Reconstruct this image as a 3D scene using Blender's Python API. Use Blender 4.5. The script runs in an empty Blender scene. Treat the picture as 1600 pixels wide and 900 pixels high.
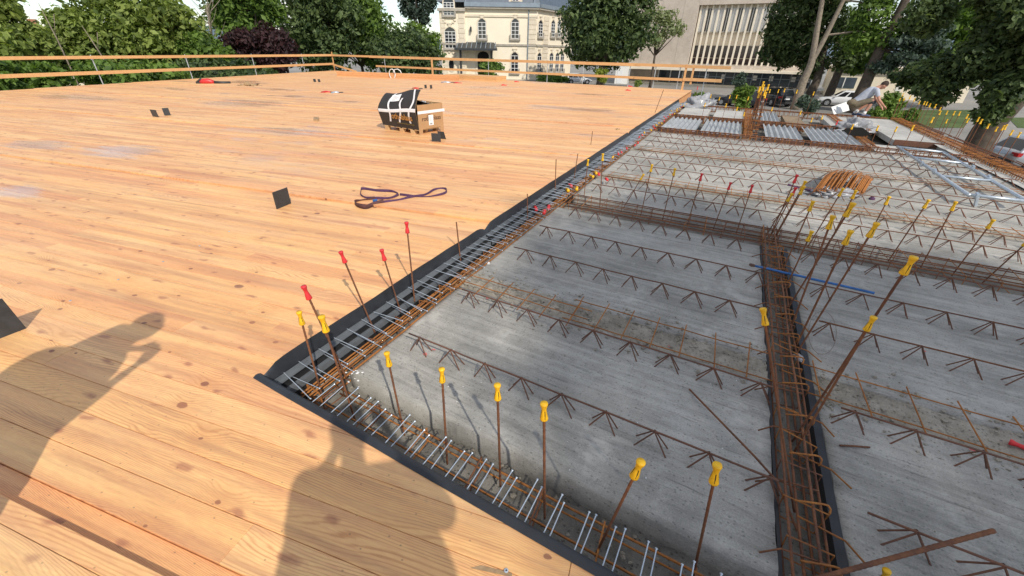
import bpy, bmesh, math, random
from mathutils import Vector, Matrix, Euler, noise as mnoise
R = math.radians
sc = bpy.context.scene
col = sc.collection
random.seed(7)

# ------------------------------------------------------------------ camera, sky, sun, exposure
CAM_H = 1.6
FPX, PITCH, ROLL = 640.0, R(30.2), R(0.94)
FW = Vector((0, math.cos(PITCH), -math.sin(PITCH)))
_u0 = Vector((1, 0, 0)).cross(FW)
RT = Vector((1, 0, 0)) * math.cos(ROLL) + _u0 * math.sin(ROLL)
UP = -Vector((1, 0, 0)) * math.sin(ROLL) + _u0 * math.cos(ROLL)
cam = bpy.data.objects.new('camera', bpy.data.cameras.new('camera'))
col.objects.link(cam)
cam.matrix_world = Matrix(((RT.x, UP.x, -FW.x, 0), (RT.y, UP.y, -FW.y, 0), (RT.z, UP.z, -FW.z, CAM_H), (0, 0, 0, 1)))
cam.data.sensor_width = 36
cam.data.lens = 36 * FPX / 1600
cam.data.clip_start = 0.05
cam.data.clip_end = 4000
sc.camera = cam

SUN_EL, SUN_HEAD = R(40.5), R(153)          # compass heading (from +Y, clockwise) the sun stands at
to_sun = Vector((math.sin(SUN_HEAD) * math.cos(SUN_EL), math.cos(SUN_HEAD) * math.cos(SUN_EL), math.sin(SUN_EL)))
world = bpy.data.worlds.new('World')
sc.world = world
world.use_nodes = True
wt = world.node_tree
wt.nodes.clear()
sky = wt.nodes.new('ShaderNodeTexSky')
sky.sky_type = 'NISHITA'
sky.sun_disc = False
sky.sun_elevation = SUN_EL
sky.sun_rotation = SUN_HEAD
sky.air_density, sky.dust_density, sky.ozone_density = 1.0, 0.35, 1.8
tc = wt.nodes.new('ShaderNodeTexCoord')
mp = wt.nodes.new('ShaderNodeMapping')
mp.inputs['Scale'].default_value = (1.0, 1.0, 2.6)
cl = wt.nodes.new('ShaderNodeTexNoise')
cl.inputs['Scale'].default_value = 2.3
cl.inputs['Detail'].default_value = 8
cl.inputs['Roughness'].default_value = 0.56
crp = wt.nodes.new('ShaderNodeValToRGB')
crp.color_ramp.elements[0].position, crp.color_ramp.elements[1].position = 0.45, 0.62
cmix = wt.nodes.new('ShaderNodeMixRGB')
cmix.inputs[2].default_value = (7.2, 6.9, 6.4, 1)
bg = wt.nodes.new('ShaderNodeBackground')
bg.inputs['Strength'].default_value = 0.145
wo = wt.nodes.new('ShaderNodeOutputWorld')
wt.links.new(tc.outputs['Generated'], mp.inputs[0])
wt.links.new(mp.outputs[0], cl.inputs['Vector'])
wt.links.new(cl.outputs[0], crp.inputs[0])
wt.links.new(crp.outputs[0], cmix.inputs[0])
wt.links.new(sky.outputs[0], cmix.inputs[1])
wt.links.new(cmix.outputs[0], bg.inputs[0])
wt.links.new(bg.outputs[0], wo.inputs[0])

sun = bpy.data.objects.new('sun', bpy.data.lights.new('sun', 'SUN'))
col.objects.link(sun)
sun.data.energy = 3.65
sun.data.angle = R(0.7)
sun.data.color = (1.0, 0.93, 0.82)
sun.rotation_euler = to_sun.to_track_quat('Z', 'Y').to_euler()
sun.location = (0, 0, 60)

sc.view_settings.view_transform = 'Standard'
sc.view_settings.look = 'None'
sc.view_settings.gamma = 1
sc.view_settings.exposure = 0.08

# ------------------------------------------------------------------ measuring helpers (photo pixel -> place on a known surface)
def ray(x, y): return RT * ((x - 800) / FPX) - UP * ((y - 450) / FPX) + FW
def gp(x, y, z=0.0):                        # point on the level z seen at that pixel
    d = ray(x, y); t = (z - CAM_H) / d.z
    return Vector((d.x * t, d.y * t, z))
def above(b, x, y):                         # point as far away as b, seen at that pixel
    d = ray(x, y); k = math.hypot(b.x, b.y) / math.hypot(d.x, d.y)
    return Vector((d.x * k, d.y * k, CAM_H + d.z * k))
def head(deg): return Vector((math.sin(R(deg)), math.cos(R(deg)), 0))
CORNER = Vector((-1.4, 1.70, 0))
UD, VD = head(119), head(26.2)
def S(u, v, z=0.0): return CORNER + UD * u + VD * v + Vector((0, 0, z))
_det = UD.x * VD.y - UD.y * VD.x
def uv(p):
    a = p - CORNER
    return ((a.x * VD.y - a.y * VD.x) / _det, (UD.x * a.y - UD.y * a.x) / _det)
def pv(x, y, P0, hd):                       # point on the upright plane through P0 along heading hd
    n = head(hd + 90); d = ray(x, y); o = Vector((0, 0, CAM_H))
    t = (P0 - o).dot(n) / d.dot(n)
    return o + d * t
ZS = -0.18                                  # slab level
GZ = -3.0                                   # ground level

# ------------------------------------------------------------------ material kit
class N:
    def __init__(s, name):
        s.m = bpy.data.materials.new(name); s.m.use_nodes = True
        s.t = s.m.node_tree; s.b = s.t.nodes['Principled BSDF']; s.o = s.t.nodes['Material Output']
    def n(s, typ, **kw):
        q = s.t.nodes.new('ShaderNode' + typ)
        for k, v in kw.items():
            if k in q.inputs: q.inputs[k].default_value = v
            else: setattr(q, k, v)
        return q
    def l(s, a, b): s.t.links.new(a, b)
    def val(s, v):
        q = s.n('Value'); q.outputs[0].default_value = v; return q.outputs[0]
    def math(s, op, a, b=None, c=None, clamp=False):
        q = s.n('Math', operation=op, use_clamp=clamp)
        for i, x in enumerate((a, b, c)):
            if x is None: continue
            if isinstance(x, (int, float)): q.inputs[i].default_value = x
            else: s.l(x, q.inputs[i])
        return q.outputs[0]
    def mix(s, f, a, b, blend='MIX'):
        q = s.n('MixRGB', blend_type=blend)
        for i, x in enumerate((f, a, b)):
            if isinstance(x, (int, float)): q.inputs[i].default_value = x
            elif isinstance(x, tuple): q.inputs[i].default_value = (*x, 1) if len(x) == 3 else x
            else: s.l(x, q.inputs[i])
        return q.outputs[0]
    def ramp(s, f, stops):
        q = s.n('ValToRGB'); e = q.color_ramp.elements
        while len(e) < len(stops): e.new(0.5)
        for i, (p, c) in enumerate(stops):
            e[i].position = p
            e[i].color = (c, c, c, 1) if isinstance(c, (int, float)) else (*c, 1)
        s.l(f, q.inputs[0]); return q.outputs[0]
    def noise(s, vec, scale, detail=4, rough=0.55, dist=0.0):
        q = s.n('TexNoise', Scale=scale, Detail=detail, Roughness=rough, Distortion=dist)
        if vec is not None: s.l(vec, q.inputs['Vector'])
        return q.outputs[0]
    def pos(s, rz=0, scale=(1, 1, 1)):
        g = s.n('NewGeometry'); mpn = s.n('Mapping')
        mpn.inputs['Rotation'].default_value = (0, 0, R(rz)); s.l(g.outputs['Position'], mpn.inputs[0])
        m2 = s.n('Mapping'); m2.inputs['Scale'].default_value = scale; s.l(mpn.outputs[0], m2.inputs[0])
        return m2.outputs[0]
    def objc(s, scale=(1, 1, 1)):
        t = s.n('TexCoord'); m2 = s.n('Mapping'); m2.inputs['Scale'].default_value = scale
        s.l(t.outputs['Object'], m2.inputs[0]); return m2.outputs[0]
    def scale(s, v, sc_, loc=None):
        m2 = s.n('Mapping'); m2.inputs['Scale'].default_value = sc_; s.l(v, m2.inputs[0])
        if loc is not None: s.l(loc, m2.inputs['Location'])
        return m2.outputs[0]
    def rnd(s):
        a = s.n('ObjectInfo').outputs['Random']; b = s.n('NewGeometry').outputs['Random Per Island']
        return s.math('FRACT', s.math('ADD', s.math('MULTIPLY', a, 7.31), s.math('MULTIPLY', b, 5.17)))
    def bump(s, h, strength=0.3, dist=0.01):
        q = s.n('Bump', Strength=strength, Distance=dist); s.l(h, q.inputs['Height']); s.l(q.outputs[0], s.b.inputs['Normal'])
    def base(s, c):
        if isinstance(c, tuple): s.b.inputs['Base Color'].default_value = (*c, 1)
        else: s.l(c, s.b.inputs['Base Color'])
    def rough(s, r):
        if isinstance(r, (int, float)): s.b.inputs['Roughness'].default_value = r
        else: s.l(r, s.b.inputs['Roughness'])

M = {}
def plain(name, c, rough=0.6, metal=0.0, var=0.12, vscale=8.0, bumps=0.0, spec=None):
    k = N(name); v = k.objc()
    n1 = k.noise(v, vscale, 5, 0.6)
    dark = tuple(x * (1 - var) for x in c); light = tuple(min(1, x * (1 + var)) for x in c)
    k.base(k.ramp(n1, [(0.3, dark), (0.7, light)]))
    k.rough(k.math('ADD', k.math('MULTIPLY', n1, 0.15), rough - 0.07)); k.b.inputs['Metallic'].default_value = metal
    if bumps: k.bump(k.noise(v, vscale * 6, 4), bumps, 0.01)
    if spec is not None: k.b.inputs['Specular IOR Level'].default_value = spec
    M[name] = k.m; return k.m

def wood_deck():
    k = N('wood_deck'); P = k.pos(18); r = k.rnd()
    off = k.n('CombineXYZ'); k.l(k.math('MULTIPLY', r, 53), off.inputs[0]); k.l(k.math('MULTIPLY', r, 19), off.inputs[1]); k.l(k.math('MULTIPLY', r, 31), off.inputs[2])
    add = k.n('VectorMath', operation='ADD'); k.l(P, add.inputs[0]); k.l(off.outputs[0], add.inputs[1]); V = add.outputs[0]
    sep = k.n('SeparateXYZ'); k.l(V, sep.inputs[0])
    # knots
    vo = k.n('TexVoronoi', voronoi_dimensions='2D', Scale=1.0); k.l(k.scale(V, (1.7, 2.6, 0.01)), vo.inputs['Vector'])
    kn_on = k.math('GREATER_THAN', k.n('SeparateColor').outputs[0], 0.42)
    sc_ = kn_on.node.inputs[0].links[0].from_node; k.l(vo.outputs['Color'], sc_.inputs[0])
    size = k.math('ADD', k.math('MULTIPLY', k.math('MULTIPLY', sc_.outputs[1], sc_.outputs[1]), 0.05), 0.024)
    wob = k.math('MULTIPLY', k.math('SUBTRACT', k.noise(k.scale(V, (9, 14, 1)), 1.5, 3), 0.5), 0.05)
    kd = k.math('ADD', vo.outputs['Distance'], wob)
    rel = k.math('DIVIDE', kd, size)
    knot = k.math('MULTIPLY', k.ramp(rel, [(0.75, 1.0), (1.0, 0.0)]), kn_on)
    halo = k.math('MULTIPLY', k.ramp(k.math('DIVIDE', kd, 4.2), [(0.0, 1.0), (0.06, 0.0)]), kn_on)
    # rings
    warp = k.noise(k.scale(V, (0.5, 3.0, 1)), 1.0, 2, 0.4)
    warp2 = k.noise(k.scale(V, (2.2, 9, 1)), 1.0, 2, 0.5)
    y2 = k.math('ADD', sep.outputs[1], k.math('MULTIPLY', warp, 0.36))
    y2 = k.math('ADD', y2, k.math('MULTIPLY', warp2, 0.022))
    y2 = k.math('ADD', y2, k.math('MULTIPLY', k.noise(k.scale(V, (0.25, 1.1, 1)), 1.0, 1), 0.22))
    y2 = k.math('ADD', y2, k.math('MULTIPLY', k.noise(k.scale(V, (3, 60, 1)), 1.0, 3, 0.6), 0.007))
    y2 = k.math('ADD', y2, k.math('MULTIPLY', halo, 0.03))
    freq = k.math('ADD', k.math('MULTIPLY', k.math('FRACT', k.math('MULTIPLY', r, 9.7)), 620), 470)
    ring = k.math('SINE', k.math('MULTIPLY', y2, freq))
    ring = k.ramp(k.math('ADD', k.math('MULTIPLY', ring, 0.5), 0.5), [(0.45, 0.0), (0.97, 1.0)])
    ringv = k.math('MULTIPLY', ring, k.ramp(k.noise(k.scale(V, (1.1, 9, 1)), 1.0, 4, 0.65), [(0.32, 0.08), (0.68, 0.85)]))
    tint = k.ramp(r, [(0.0, (0.80, 0.475, 0.225)), (0.2, (0.76, 0.425, 0.20)), (0.36, (0.83, 0.52, 0.265)), (0.52, (0.77, 0.435, 0.225)), (0.7, (0.72, 0.375, 0.18)), (0.84, (0.79, 0.46, 0.225)), (1.0, (0.82, 0.495, 0.23))])
    late = k.mix(1.0, tint, (0.50, 0.33, 0.25), 'MULTIPLY')
    c = k.mix(k.math('MULTIPLY', ringv, 0.8), tint, late)
    # red heart streaks and long tone drift
    hs = k.noise(k.scale(V, (0.42, 6.5, 1)), 1.0, 4, 0.6)
    c = k.mix(k.math('MULTIPLY', k.ramp(hs, [(0.52, 0.0), (0.72, 1.0)]), 0.62), c, (0.40, 0.165, 0.105))
    lt = k.noise(k.scale(V, (0.3, 3.2, 3)), 1.0, 3, 0.6)
    c = k.mix(k.math('MULTIPLY', k.ramp(lt, [(0.5, 0.0), (0.75, 1.0)]), 0.5), c, (0.86, 0.62, 0.33))
    c = k.mix(k.math('MULTIPLY', halo, 0.45), c, (0.55, 0.27, 0.11))
    c = k.mix(k.math('MULTIPLY', knot, 0.85), c, k.mix(sc_.outputs[2], (0.13, 0.045, 0.04), (0.28, 0.11, 0.06)))
    # resin and bark dashes
    v2 = k.n('TexVoronoi', voronoi_dimensions='2D', Scale=1.0); k.l(k.scale(V, (0.75, 3.3, 0.01)), v2.inputs['Vector'])
    s2 = k.n('SeparateColor'); k.l(v2.outputs['Color'], s2.inputs[0])
    d2 = k.math('ADD', k.n('TexVoronoi', voronoi_dimensions='2D').outputs[0], 0)  # placeholder distance replaced below
    vv = d2.node.inputs[0].links[0].from_node; vv.inputs['Scale'].default_value = 1.0
    wv = k.n('VectorMath', operation='ADD'); k.l(k.scale(V, (2.6, 7.5, 0.01)), wv.inputs[0])
    wn = k.n('TexNoise', Scale=3.0, Detail=4.0); k.l(V, wn.inputs['Vector']); k.l(wn.outputs['Color'], wv.inputs[1])
    k.l(wv.outputs[0], vv.inputs['Vector'])
    sb = k.n('SeparateColor'); k.l(vv.outputs['Color'], sb.inputs[0])
    dash = k.math('MULTIPLY', k.ramp(d2, [(0.05, 1.0), (0.15, 0.0)]), k.math('GREATER_THAN', sb.outputs[0], 0.64))
    c = k.mix(k.math('MULTIPLY', dash, 0.62), c, (0.25, 0.09, 0.065))
    # weather stains in world place: damp, slightly violet patches and sawdust-grey film
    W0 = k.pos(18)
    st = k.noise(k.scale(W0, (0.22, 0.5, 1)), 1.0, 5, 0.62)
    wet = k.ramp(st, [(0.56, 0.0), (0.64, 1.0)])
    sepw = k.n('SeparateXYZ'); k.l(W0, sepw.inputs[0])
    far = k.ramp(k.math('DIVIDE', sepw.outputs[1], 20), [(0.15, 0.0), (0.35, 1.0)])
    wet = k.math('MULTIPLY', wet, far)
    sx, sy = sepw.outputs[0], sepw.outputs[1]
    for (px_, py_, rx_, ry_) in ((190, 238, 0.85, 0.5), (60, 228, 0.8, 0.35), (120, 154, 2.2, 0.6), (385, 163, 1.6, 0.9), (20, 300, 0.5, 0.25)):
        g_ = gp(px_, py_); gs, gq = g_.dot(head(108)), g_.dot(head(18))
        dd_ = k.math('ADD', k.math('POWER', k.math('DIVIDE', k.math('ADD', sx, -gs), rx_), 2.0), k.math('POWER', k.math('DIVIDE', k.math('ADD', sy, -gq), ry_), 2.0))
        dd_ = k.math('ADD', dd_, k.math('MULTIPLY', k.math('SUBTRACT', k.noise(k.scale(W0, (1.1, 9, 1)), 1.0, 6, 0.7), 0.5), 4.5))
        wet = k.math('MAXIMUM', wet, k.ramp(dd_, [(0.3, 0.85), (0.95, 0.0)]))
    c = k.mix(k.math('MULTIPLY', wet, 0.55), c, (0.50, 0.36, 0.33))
    film = k.noise(k.scale(W0, (0.5, 1.1, 1)), 1.0, 5, 0.65)
    c = k.mix(k.math('MULTIPLY', k.ramp(film, [(0.5, 0.0), (0.75, 1.0)]), 0.16), c, (0.50, 0.38, 0.27))
    fine = k.noise(k.scale(W0, (14, 90, 1)), 1.0, 4, 0.7)
    c = k.mix(0.22, c, k.ramp(fine, [(0.25, (0.3, 0.18, 0.1)), (0.7, (1.0, 0.78, 0.5))]), 'OVERLAY')
    speck = k.n('TexVoronoi', voronoi_dimensions='2D', Scale=1.0); k.l(k.scale(W0, (6, 9, 1)), speck.inputs['Vector'])
    c = k.mix(k.math('MULTIPLY', k.ramp(speck.outputs[0], [(0.018, 1.0), (0.035, 0.0)]), 0.5), c, (0.16, 0.09, 0.06))
    # smooth blotches of greyed, walked-on surface
    gb = k.noise(k.scale(W0, (1.3, 3.0, 1)), 1.0, 6, 0.7)
    c = k.mix(k.math('MULTIPLY', k.ramp(gb, [(0.58, 0.0), (0.78, 1.0)]), 0.3), c, (0.40, 0.25, 0.16))
    sk = k.noise(k.scale(W0, (0.7, 16, 1)), 1.0, 5, 0.7)
    c = k.mix(k.math('MULTIPLY', k.ramp(sk, [(0.5, 0.0), (0.70, 1.0)]), 0.5), c, (0.34, 0.155, 0.09))
    s3 = k.noise(k.scale(W0, (0.22, 4.5, 1)), 1.0, 6, 0.72)
    c = k.mix(k.math('MULTIPLY', k.ramp(s3, [(0.48, 0.0), (0.64, 1.0)]), 0.42), c, (0.40, 0.20, 0.115))
    s4 = k.noise(k.scale(W0, (0.3, 2.0, 1)), 1.0, 6, 0.72)
    c = k.mix(k.math('MULTIPLY', k.ramp(s4, [(0.52, 0.0), (0.70, 1.0)]), 0.30), c, (0.86, 0.62, 0.36))
    bt_n = k.noise(k.scale(W0, (2.6, 4.2, 1)), 1.0, 6, 0.78)
    c = k.mix(k.math('MULTIPLY', k.ramp(bt_n, [(0.63, 0.0), (0.74, 1.0)]), 0.38), c, (0.24, 0.17, 0.125))
    c = k.mix(1.0, c, (1.08, 1.055, 0.99), 'MULTIPLY')
    k.base(c)
    k.rough(k.math('SUBTRACT', 0.5, k.math('MULTIPLY', wet, 0.34)))
    k.b.inputs['Specular IOR Level'].default_value = 0.5
    hgt = k.math('ADD', k.math('MULTIPLY', ringv, -0.5), k.math('MULTIPLY', fine, 0.4))
    k.bump(hgt, 0.22, 0.002)
    M['wood_deck'] = k.m
wood_deck()

def wood_plain(name, c1, c2, ax=0):
    k = N(name); r = k.rnd(); s1 = [14, 14, 14]; s1[ax] = 0.7
    off = k.n('CombineXYZ')
    for i in range(3): k.l(k.math('MULTIPLY', r, 17 + 9 * i), off.inputs[i])
    g = k.n('NewGeometry'); add = k.n('VectorMath', operation='ADD'); k.l(g.outputs['Position'], add.inputs[0]); k.l(off.outputs[0], add.inputs[1])
    mpn = k.n('Mapping'); mpn.inputs['Rotation'].default_value = (0, 0, R(18 if name == 'wood_rail' else 29)); k.l(add.outputs[0], mpn.inputs[0])
    V = mpn.outputs[0]
    n1 = k.noise(k.scale(V, tuple(s1)), 1.5, 5, 0.6)
    n2 = k.noise(k.scale(V, (1.4, 4, 4)), 1.0, 4, 0.6)
    c = k.ramp(n1, [(0.3, c1), (0.7, c2)])
    c = k.mix(k.ramp(n2, [(0.6, 0.0), (0.8, 0.5)]), c, tuple(x * 0.5 for x in c1))
    c = k.mix(k.math('MULTIPLY', r, 0.35), c, tuple(x * 0.72 for x in c1))
    k.base(c); k.rough(0.62); k.bump(n1, 0.2, 0.004); M[name] = k.m
wood_plain('wood_rail', (0.60, 0.33, 0.14), (0.74, 0.46, 0.21))
wood_plain('wood_beam', (0.62, 0.29, 0.12), (0.76, 0.41, 0.18))
wood_plain('wood_pallet', (0.55, 0.34, 0.16), (0.70, 0.48, 0.25))

def concrete(name, lo, hi, streak=1.0, rz=29, bump=0.35):
    k = N(name); P = k.pos(rz); r = k.rnd()
    st = k.noise(k.scale(P, (0.9, 22, 1)), 1.0, 6, 0.65, 0.2)
    cl_ = k.noise(P, 0.9, 5, 0.6)
    md = k.noise(P, 5.5, 6, 0.7)
    fn = k.noise(P, 150, 3, 0.7)
    f = k.math('ADD', k.math('MULTIPLY', st, 0.35 * streak), k.math('ADD', k.math('MULTIPLY', cl_, 0.5), k.math('MULTIPLY', md, 0.35)))
    f = k.math('MULTIPLY', f, 1.0 / (0.85 + 0.35 * streak))
    c = k.ramp(f, [(0.38, lo), (0.5, tuple((a + b) / 2 for a, b in zip(lo, hi))), (0.62, hi)])
    c = k.mix(0.35, c, k.ramp(fn, [(0.3, 0.2), (0.7, 0.8)]), 'OVERLAY')
    # dark drag marks left by the screed, pores and pale laitance patches
    dm = k.noise(k.scale(P, (2.4, 46, 1)), 1.0, 5, 0.7, 0.4)
    c = k.mix(k.math('MULTIPLY', k.ramp(dm, [(0.58, 0.0), (0.70, 1.0)]), 0.6 * streak), c, tuple(x * 0.5 for x in lo))
    vo = k.n('TexVoronoi', Scale=1.0); k.l(k.scale(P, (44, 62, 50)), vo.inputs['Vector'])
    sc_ = k.n('SeparateColor'); k.l(vo.outputs['Color'], sc_.inputs[0])
    pore = k.math('MULTIPLY', k.ramp(vo.outputs[0], [(0.14, 1.0), (0.32, 0.0)]), k.math('GREATER_THAN', sc_.outputs[0], 0.5))
    c = k.mix(k.math('MULTIPLY', pore, 0.48), c, tuple(x * 0.35 for x in lo))
    lp = k.noise(P, 2.6, 6, 0.72)
    c = k.mix(k.math('MULTIPLY', k.ramp(lp, [(0.56, 0.0), (0.72, 1.0)]), 0.5), c, tuple(min(1, x * 1.4) for x in hi))
    rs = k.noise(P, 3.6, 5, 0.7)
    c = k.mix(k.math('MULTIPLY', k.ramp(rs, [(0.66, 0.0), (0.8, 1.0)]), 0.22), c, (0.28, 0.17, 0.09))
    c = k.mix(k.math('MULTIPLY', r, 0.22), c, tuple(x * 0.8 for x in lo))
    wm = k.noise(k.scale(P, (0.5, 1.4, 1)), 1.0, 6, 0.75)
    c = k.mix(k.math('MULTIPLY', k.ramp(wm, [(0.54, 0.0), (0.6, 1.0)]), 0.22), c, tuple(x * 0.55 for x in lo))
    k.base(c); k.rough(0.88); k.b.inputs['Specular IOR Level'].default_value = 0.25
    hh = k.math('ADD', k.math('MULTIPLY', st, 0.8 * streak), k.math('SUBTRACT', k.math('ADD', k.math('MULTIPLY', fn, 0.25), k.math('MULTIPLY', md, 0.5)), k.math('MULTIPLY', pore, 0.35)))
    k.bump(hh, bump, 0.012); M[name] = k.m
concrete('concrete_slab', (0.225, 0.217, 0.195), (0.51, 0.49, 0.445), 1.15)
concrete('concrete_rough', (0.22, 0.195, 0.155), (0.46, 0.42, 0.35), 0.2, bump=1.0)
concrete('concrete_pale', (0.36, 0.35, 0.325), (0.54, 0.525, 0.49), 0.25)
concrete('concrete_wall', (0.50, 0.43, 0.36), (0.60, 0.525, 0.45), 0.15, rz=0, bump=0.1)
concrete('trench_floor', (0.15, 0.14, 0.12), (0.32, 0.30, 0.265), 0.2, bump=1.0)

def rust(name, a, b, c_):
    k = N(name); V = k.pos(); r = k.rnd()
    n1 = k.noise(V, 40, 5, 0.7); n2 = k.noise(V, 6, 4, 0.6)
    c = k.mix(k.ramp(n1, [(0.35, 0.0), (0.65, 1.0)]), a, b)
    c = k.mix(k.ramp(n2, [(0.5, 0.0), (0.7, 0.8)]), c, c_)
    c = k.mix(k.math('MULTIPLY', r, 0.35), c, tuple(x * 0.5 for x in a))
    k.base(c); k.rough(0.8); k.b.inputs['Metallic'].default_value = 0.1
    rib = k.n('TexWave', Scale=22.0, Distortion=0.4); k.l(V, rib.inputs['Vector']); rib.bands_direction = 'DIAGONAL'
    k.bump(k.math('ADD', rib.outputs['Fac'], n1), 0.5, 0.002); M[name] = k.m
rust('rust_bar', (0.16, 0.063, 0.032), (0.27, 0.11, 0.045), (0.10, 0.046, 0.032))
rust('rust_orange', (0.32, 0.115, 0.026), (0.50, 0.205, 0.048), (0.19, 0.07, 0.026))
rust('rust_dark', (0.14, 0.068, 0.045), (0.22, 0.095, 0.055), (0.10, 0.07, 0.06))

plain('membrane', (0.024, 0.027, 0.033), 0.42, 0, 0.3, 5, 0.3)
plain('grey_profile', (0.17, 0.185, 0.20), 0.45, 0.3, 0.15, 9)
plain('black_metal', (0.03, 0.03, 0.032), 0.5, 0.2, 0.25)
plain('dark_plate', (0.045, 0.05, 0.056), 0.42, 0.2, 0.2, 25)
plain('screw_steel', (0.56, 0.63, 0.71), 0.32, 0.5, 0.1, 60)
plain('galvanised', (0.50, 0.56, 0.62), 0.38, 0.6, 0.15, 30)
plain('sheet_metal', (0.40, 0.42, 0.43), 0.5, 0.25, 0.22, 3)
plain('cap_yellow', (0.86, 0.47, 0.012), 0.5, 0, 0.22, 45)
plain('cap_red', (0.68, 0.035, 0.04), 0.5, 0, 0.22, 45)
plain('slot_dark', (0.03, 0.018, 0.008), 0.8)
plain('strap_purple', (0.075, 0.03, 0.08), 0.85, 0, 0.35, 40, 0.3)
plain('strap_brown', (0.09, 0.036, 0.034), 0.85, 0, 0.3, 40, 0.3)
plain('cardboard', (0.42, 0.25, 0.12), 0.85, 0, 0.07, 6)
plain('cardboard_edge', (0.52, 0.36, 0.2), 0.9)
plain('black_card', (0.03, 0.027, 0.026), 0.62, 0, 0.2, 8)
plain('print_orange', (0.50, 0.24, 0.06), 0.7)
plain('print_brown', (0.06, 0.03, 0.02), 0.7)
plain('print_olive', (0.20, 0.14, 0.03), 0.7)
plain('tape_white', (0.78, 0.78, 0.80), 0.5, 0, 0.05, 20)
plain('paper', (0.80, 0.80, 0.80), 0.7, 0, 0.05)
plain('print_grey', (0.30, 0.30, 0.32), 0.7)
plain('blue_paint', (0.03, 0.13, 0.36), 0.5, 0.1, 0.3, 20)
plain('tool_red', (0.52, 0.03, 0.03), 0.4)
plain('tool_black', (0.03, 0.03, 0.033), 0.5)
plain('tool_yellow', (0.75, 0.45, 0.03), 0.5)
plain('cable_red', (0.34, 0.06, 0.03), 0.6)
plain('canvas', (0.36, 0.24, 0.13), 0.9, 0, 0.3, 20)
plain('white_paint', (0.78, 0.78, 0.76), 0.5, 0, 0.05)
plain('plaster', (0.82, 0.735, 0.58), 0.9, 0, 0.05, 0.4, 0.05)
plain('stone_trim', (0.68, 0.60, 0.47), 0.9, 0, 0.1, 1.2, 0.1)
plain('stone_grey', (0.38, 0.345, 0.29), 0.9, 0, 0.2, 2.0, 0.1)
plain('slate', (0.10, 0.125, 0.16), 0.5, 0, 0.2, 2.5)
plain('zinc', (0.25, 0.30, 0.35), 0.45, 0.3, 0.12, 2)
plain('iron', (0.045, 0.05, 0.055), 0.5, 0.3)
plain('fin_paint', (0.78, 0.70, 0.57), 0.8, 0, 0.06, 1)
plain('blind_white', (0.74, 0.76, 0.78), 0.6, 0, 0.06, 2)
plain('tyre', (0.015, 0.015, 0.016), 0.85)
plain('rim', (0.45, 0.46, 0.48), 0.35, 0.7)
plain('lamp_red', (0.35, 0.012, 0.015), 0.25)
plain('lamp_clear', (0.7, 0.7, 0.7), 0.2)
plain('skin', (0.48, 0.24, 0.165), 0.6, 0, 0.08, 10)
plain('hair', (0.035, 0.02, 0.013), 0.8, 0, 0.3, 40)
plain('shirt_grey', (0.42, 0.45, 0.52), 0.9, 0, 0.1, 8, 0.3)
plain('shorts_khaki', (0.16, 0.13, 0.085), 0.9, 0, 0.25, 9, 0.4)
plain('cloth_dark', (0.03, 0.032, 0.04), 0.9, 0, 0.2, 9)
plain('cloth_blue', (0.06, 0.085, 0.15), 0.9, 0, 0.2, 9)
plain('sock_white', (0.7, 0.7, 0.7), 0.9)
plain('bark_pale', (0.23, 0.19, 0.145), 0.9, 0, 0.35, 6, 1.0)
plain('bark_dark', (0.085, 0.066, 0.05), 0.9, 0, 0.35, 5, 1.0)
plain('roof_tile', (0.33, 0.15, 0.09), 0.85, 0, 0.2, 2)
plain('plastic_sheet', (0.30, 0.305, 0.32), 0.3, 0, 0.25, 9)
plain('opening_dark', (0.012, 0.011, 0.01), 0.9)
plain('pebble_white', (0.75, 0.75, 0.75), 0.7)
plain('rust_paint_pink', (0.55, 0.14, 0.13), 0.8)

def glass(name, c, rough=0.06):
    k = N(name); V = k.pos(); n1 = k.noise(V, 0.35, 3, 0.5)
    k.base(k.ramp(n1, [(0.35, c), (0.7, tuple(x * 2.2 + 0.01 for x in c))])); k.rough(rough); k.b.inputs['Specular IOR Level'].default_value = 0.7
    M[name] = k.m
glass('glass_dark', (0.012, 0.014, 0.018))
glass('glass_blue', (0.03, 0.042, 0.055))
glass('glass_brown', (0.018, 0.012, 0.014))
glass('glass_car', (0.01, 0.012, 0.014))

def car_paint(name, c, metal=0.5):
    k = N(name); k.base(c); k.rough(0.32); k.b.inputs['Metallic'].default_value = metal
    k.b.inputs['Coat Weight'].default_value = 0.6; M[name] = k.m
car_paint('paint_black', (0.010, 0.013, 0.017), 0.2)
car_paint('paint_navy', (0.013, 0.018, 0.026), 0.3)
car_paint('paint_silver', (0.40, 0.42, 0.45), 0.5)
car_paint('paint_white', (0.66, 0.67, 0.69), 0.0)

def leaf(name, dark, light, trans=0.3):
    k = N(name); r = k.rnd(); V = k.pos()
    n1 = k.noise(V, 0.45, 3, 0.6)
    f = k.math('ADD', k.math('MULTIPLY', r, 0.6), k.math('MULTIPLY', n1, 0.5))
    c = k.ramp(f, [(0.25, dark), (0.8, light)])
    k.base(c); k.rough(0.55); k.b.inputs['Specular IOR Level'].default_value = 0.3
    t = k.n('BsdfTranslucent'); k.l(k.mix(1.0, c, (1.4, 1.5, 0.7), 'MULTIPLY'), t.inputs[0])
    mx = k.n('MixShader'); mx.inputs[0].default_value = trans
    k.l(k.b.outputs[0], mx.inputs[1]); k.l(t.outputs[0], mx.inputs[2]); k.l(mx.outputs[0], k.o.inputs[0])
    M[name] = k.m
leaf('leaf_olive', (0.075, 0.115, 0.025), (0.30, 0.37, 0.095), 0.4)
leaf('leaf_green', (0.035, 0.075, 0.016), (0.18, 0.28, 0.055), 0.38)
leaf('leaf_bright', (0.06, 0.11, 0.018), (0.17, 0.26, 0.045))
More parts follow.
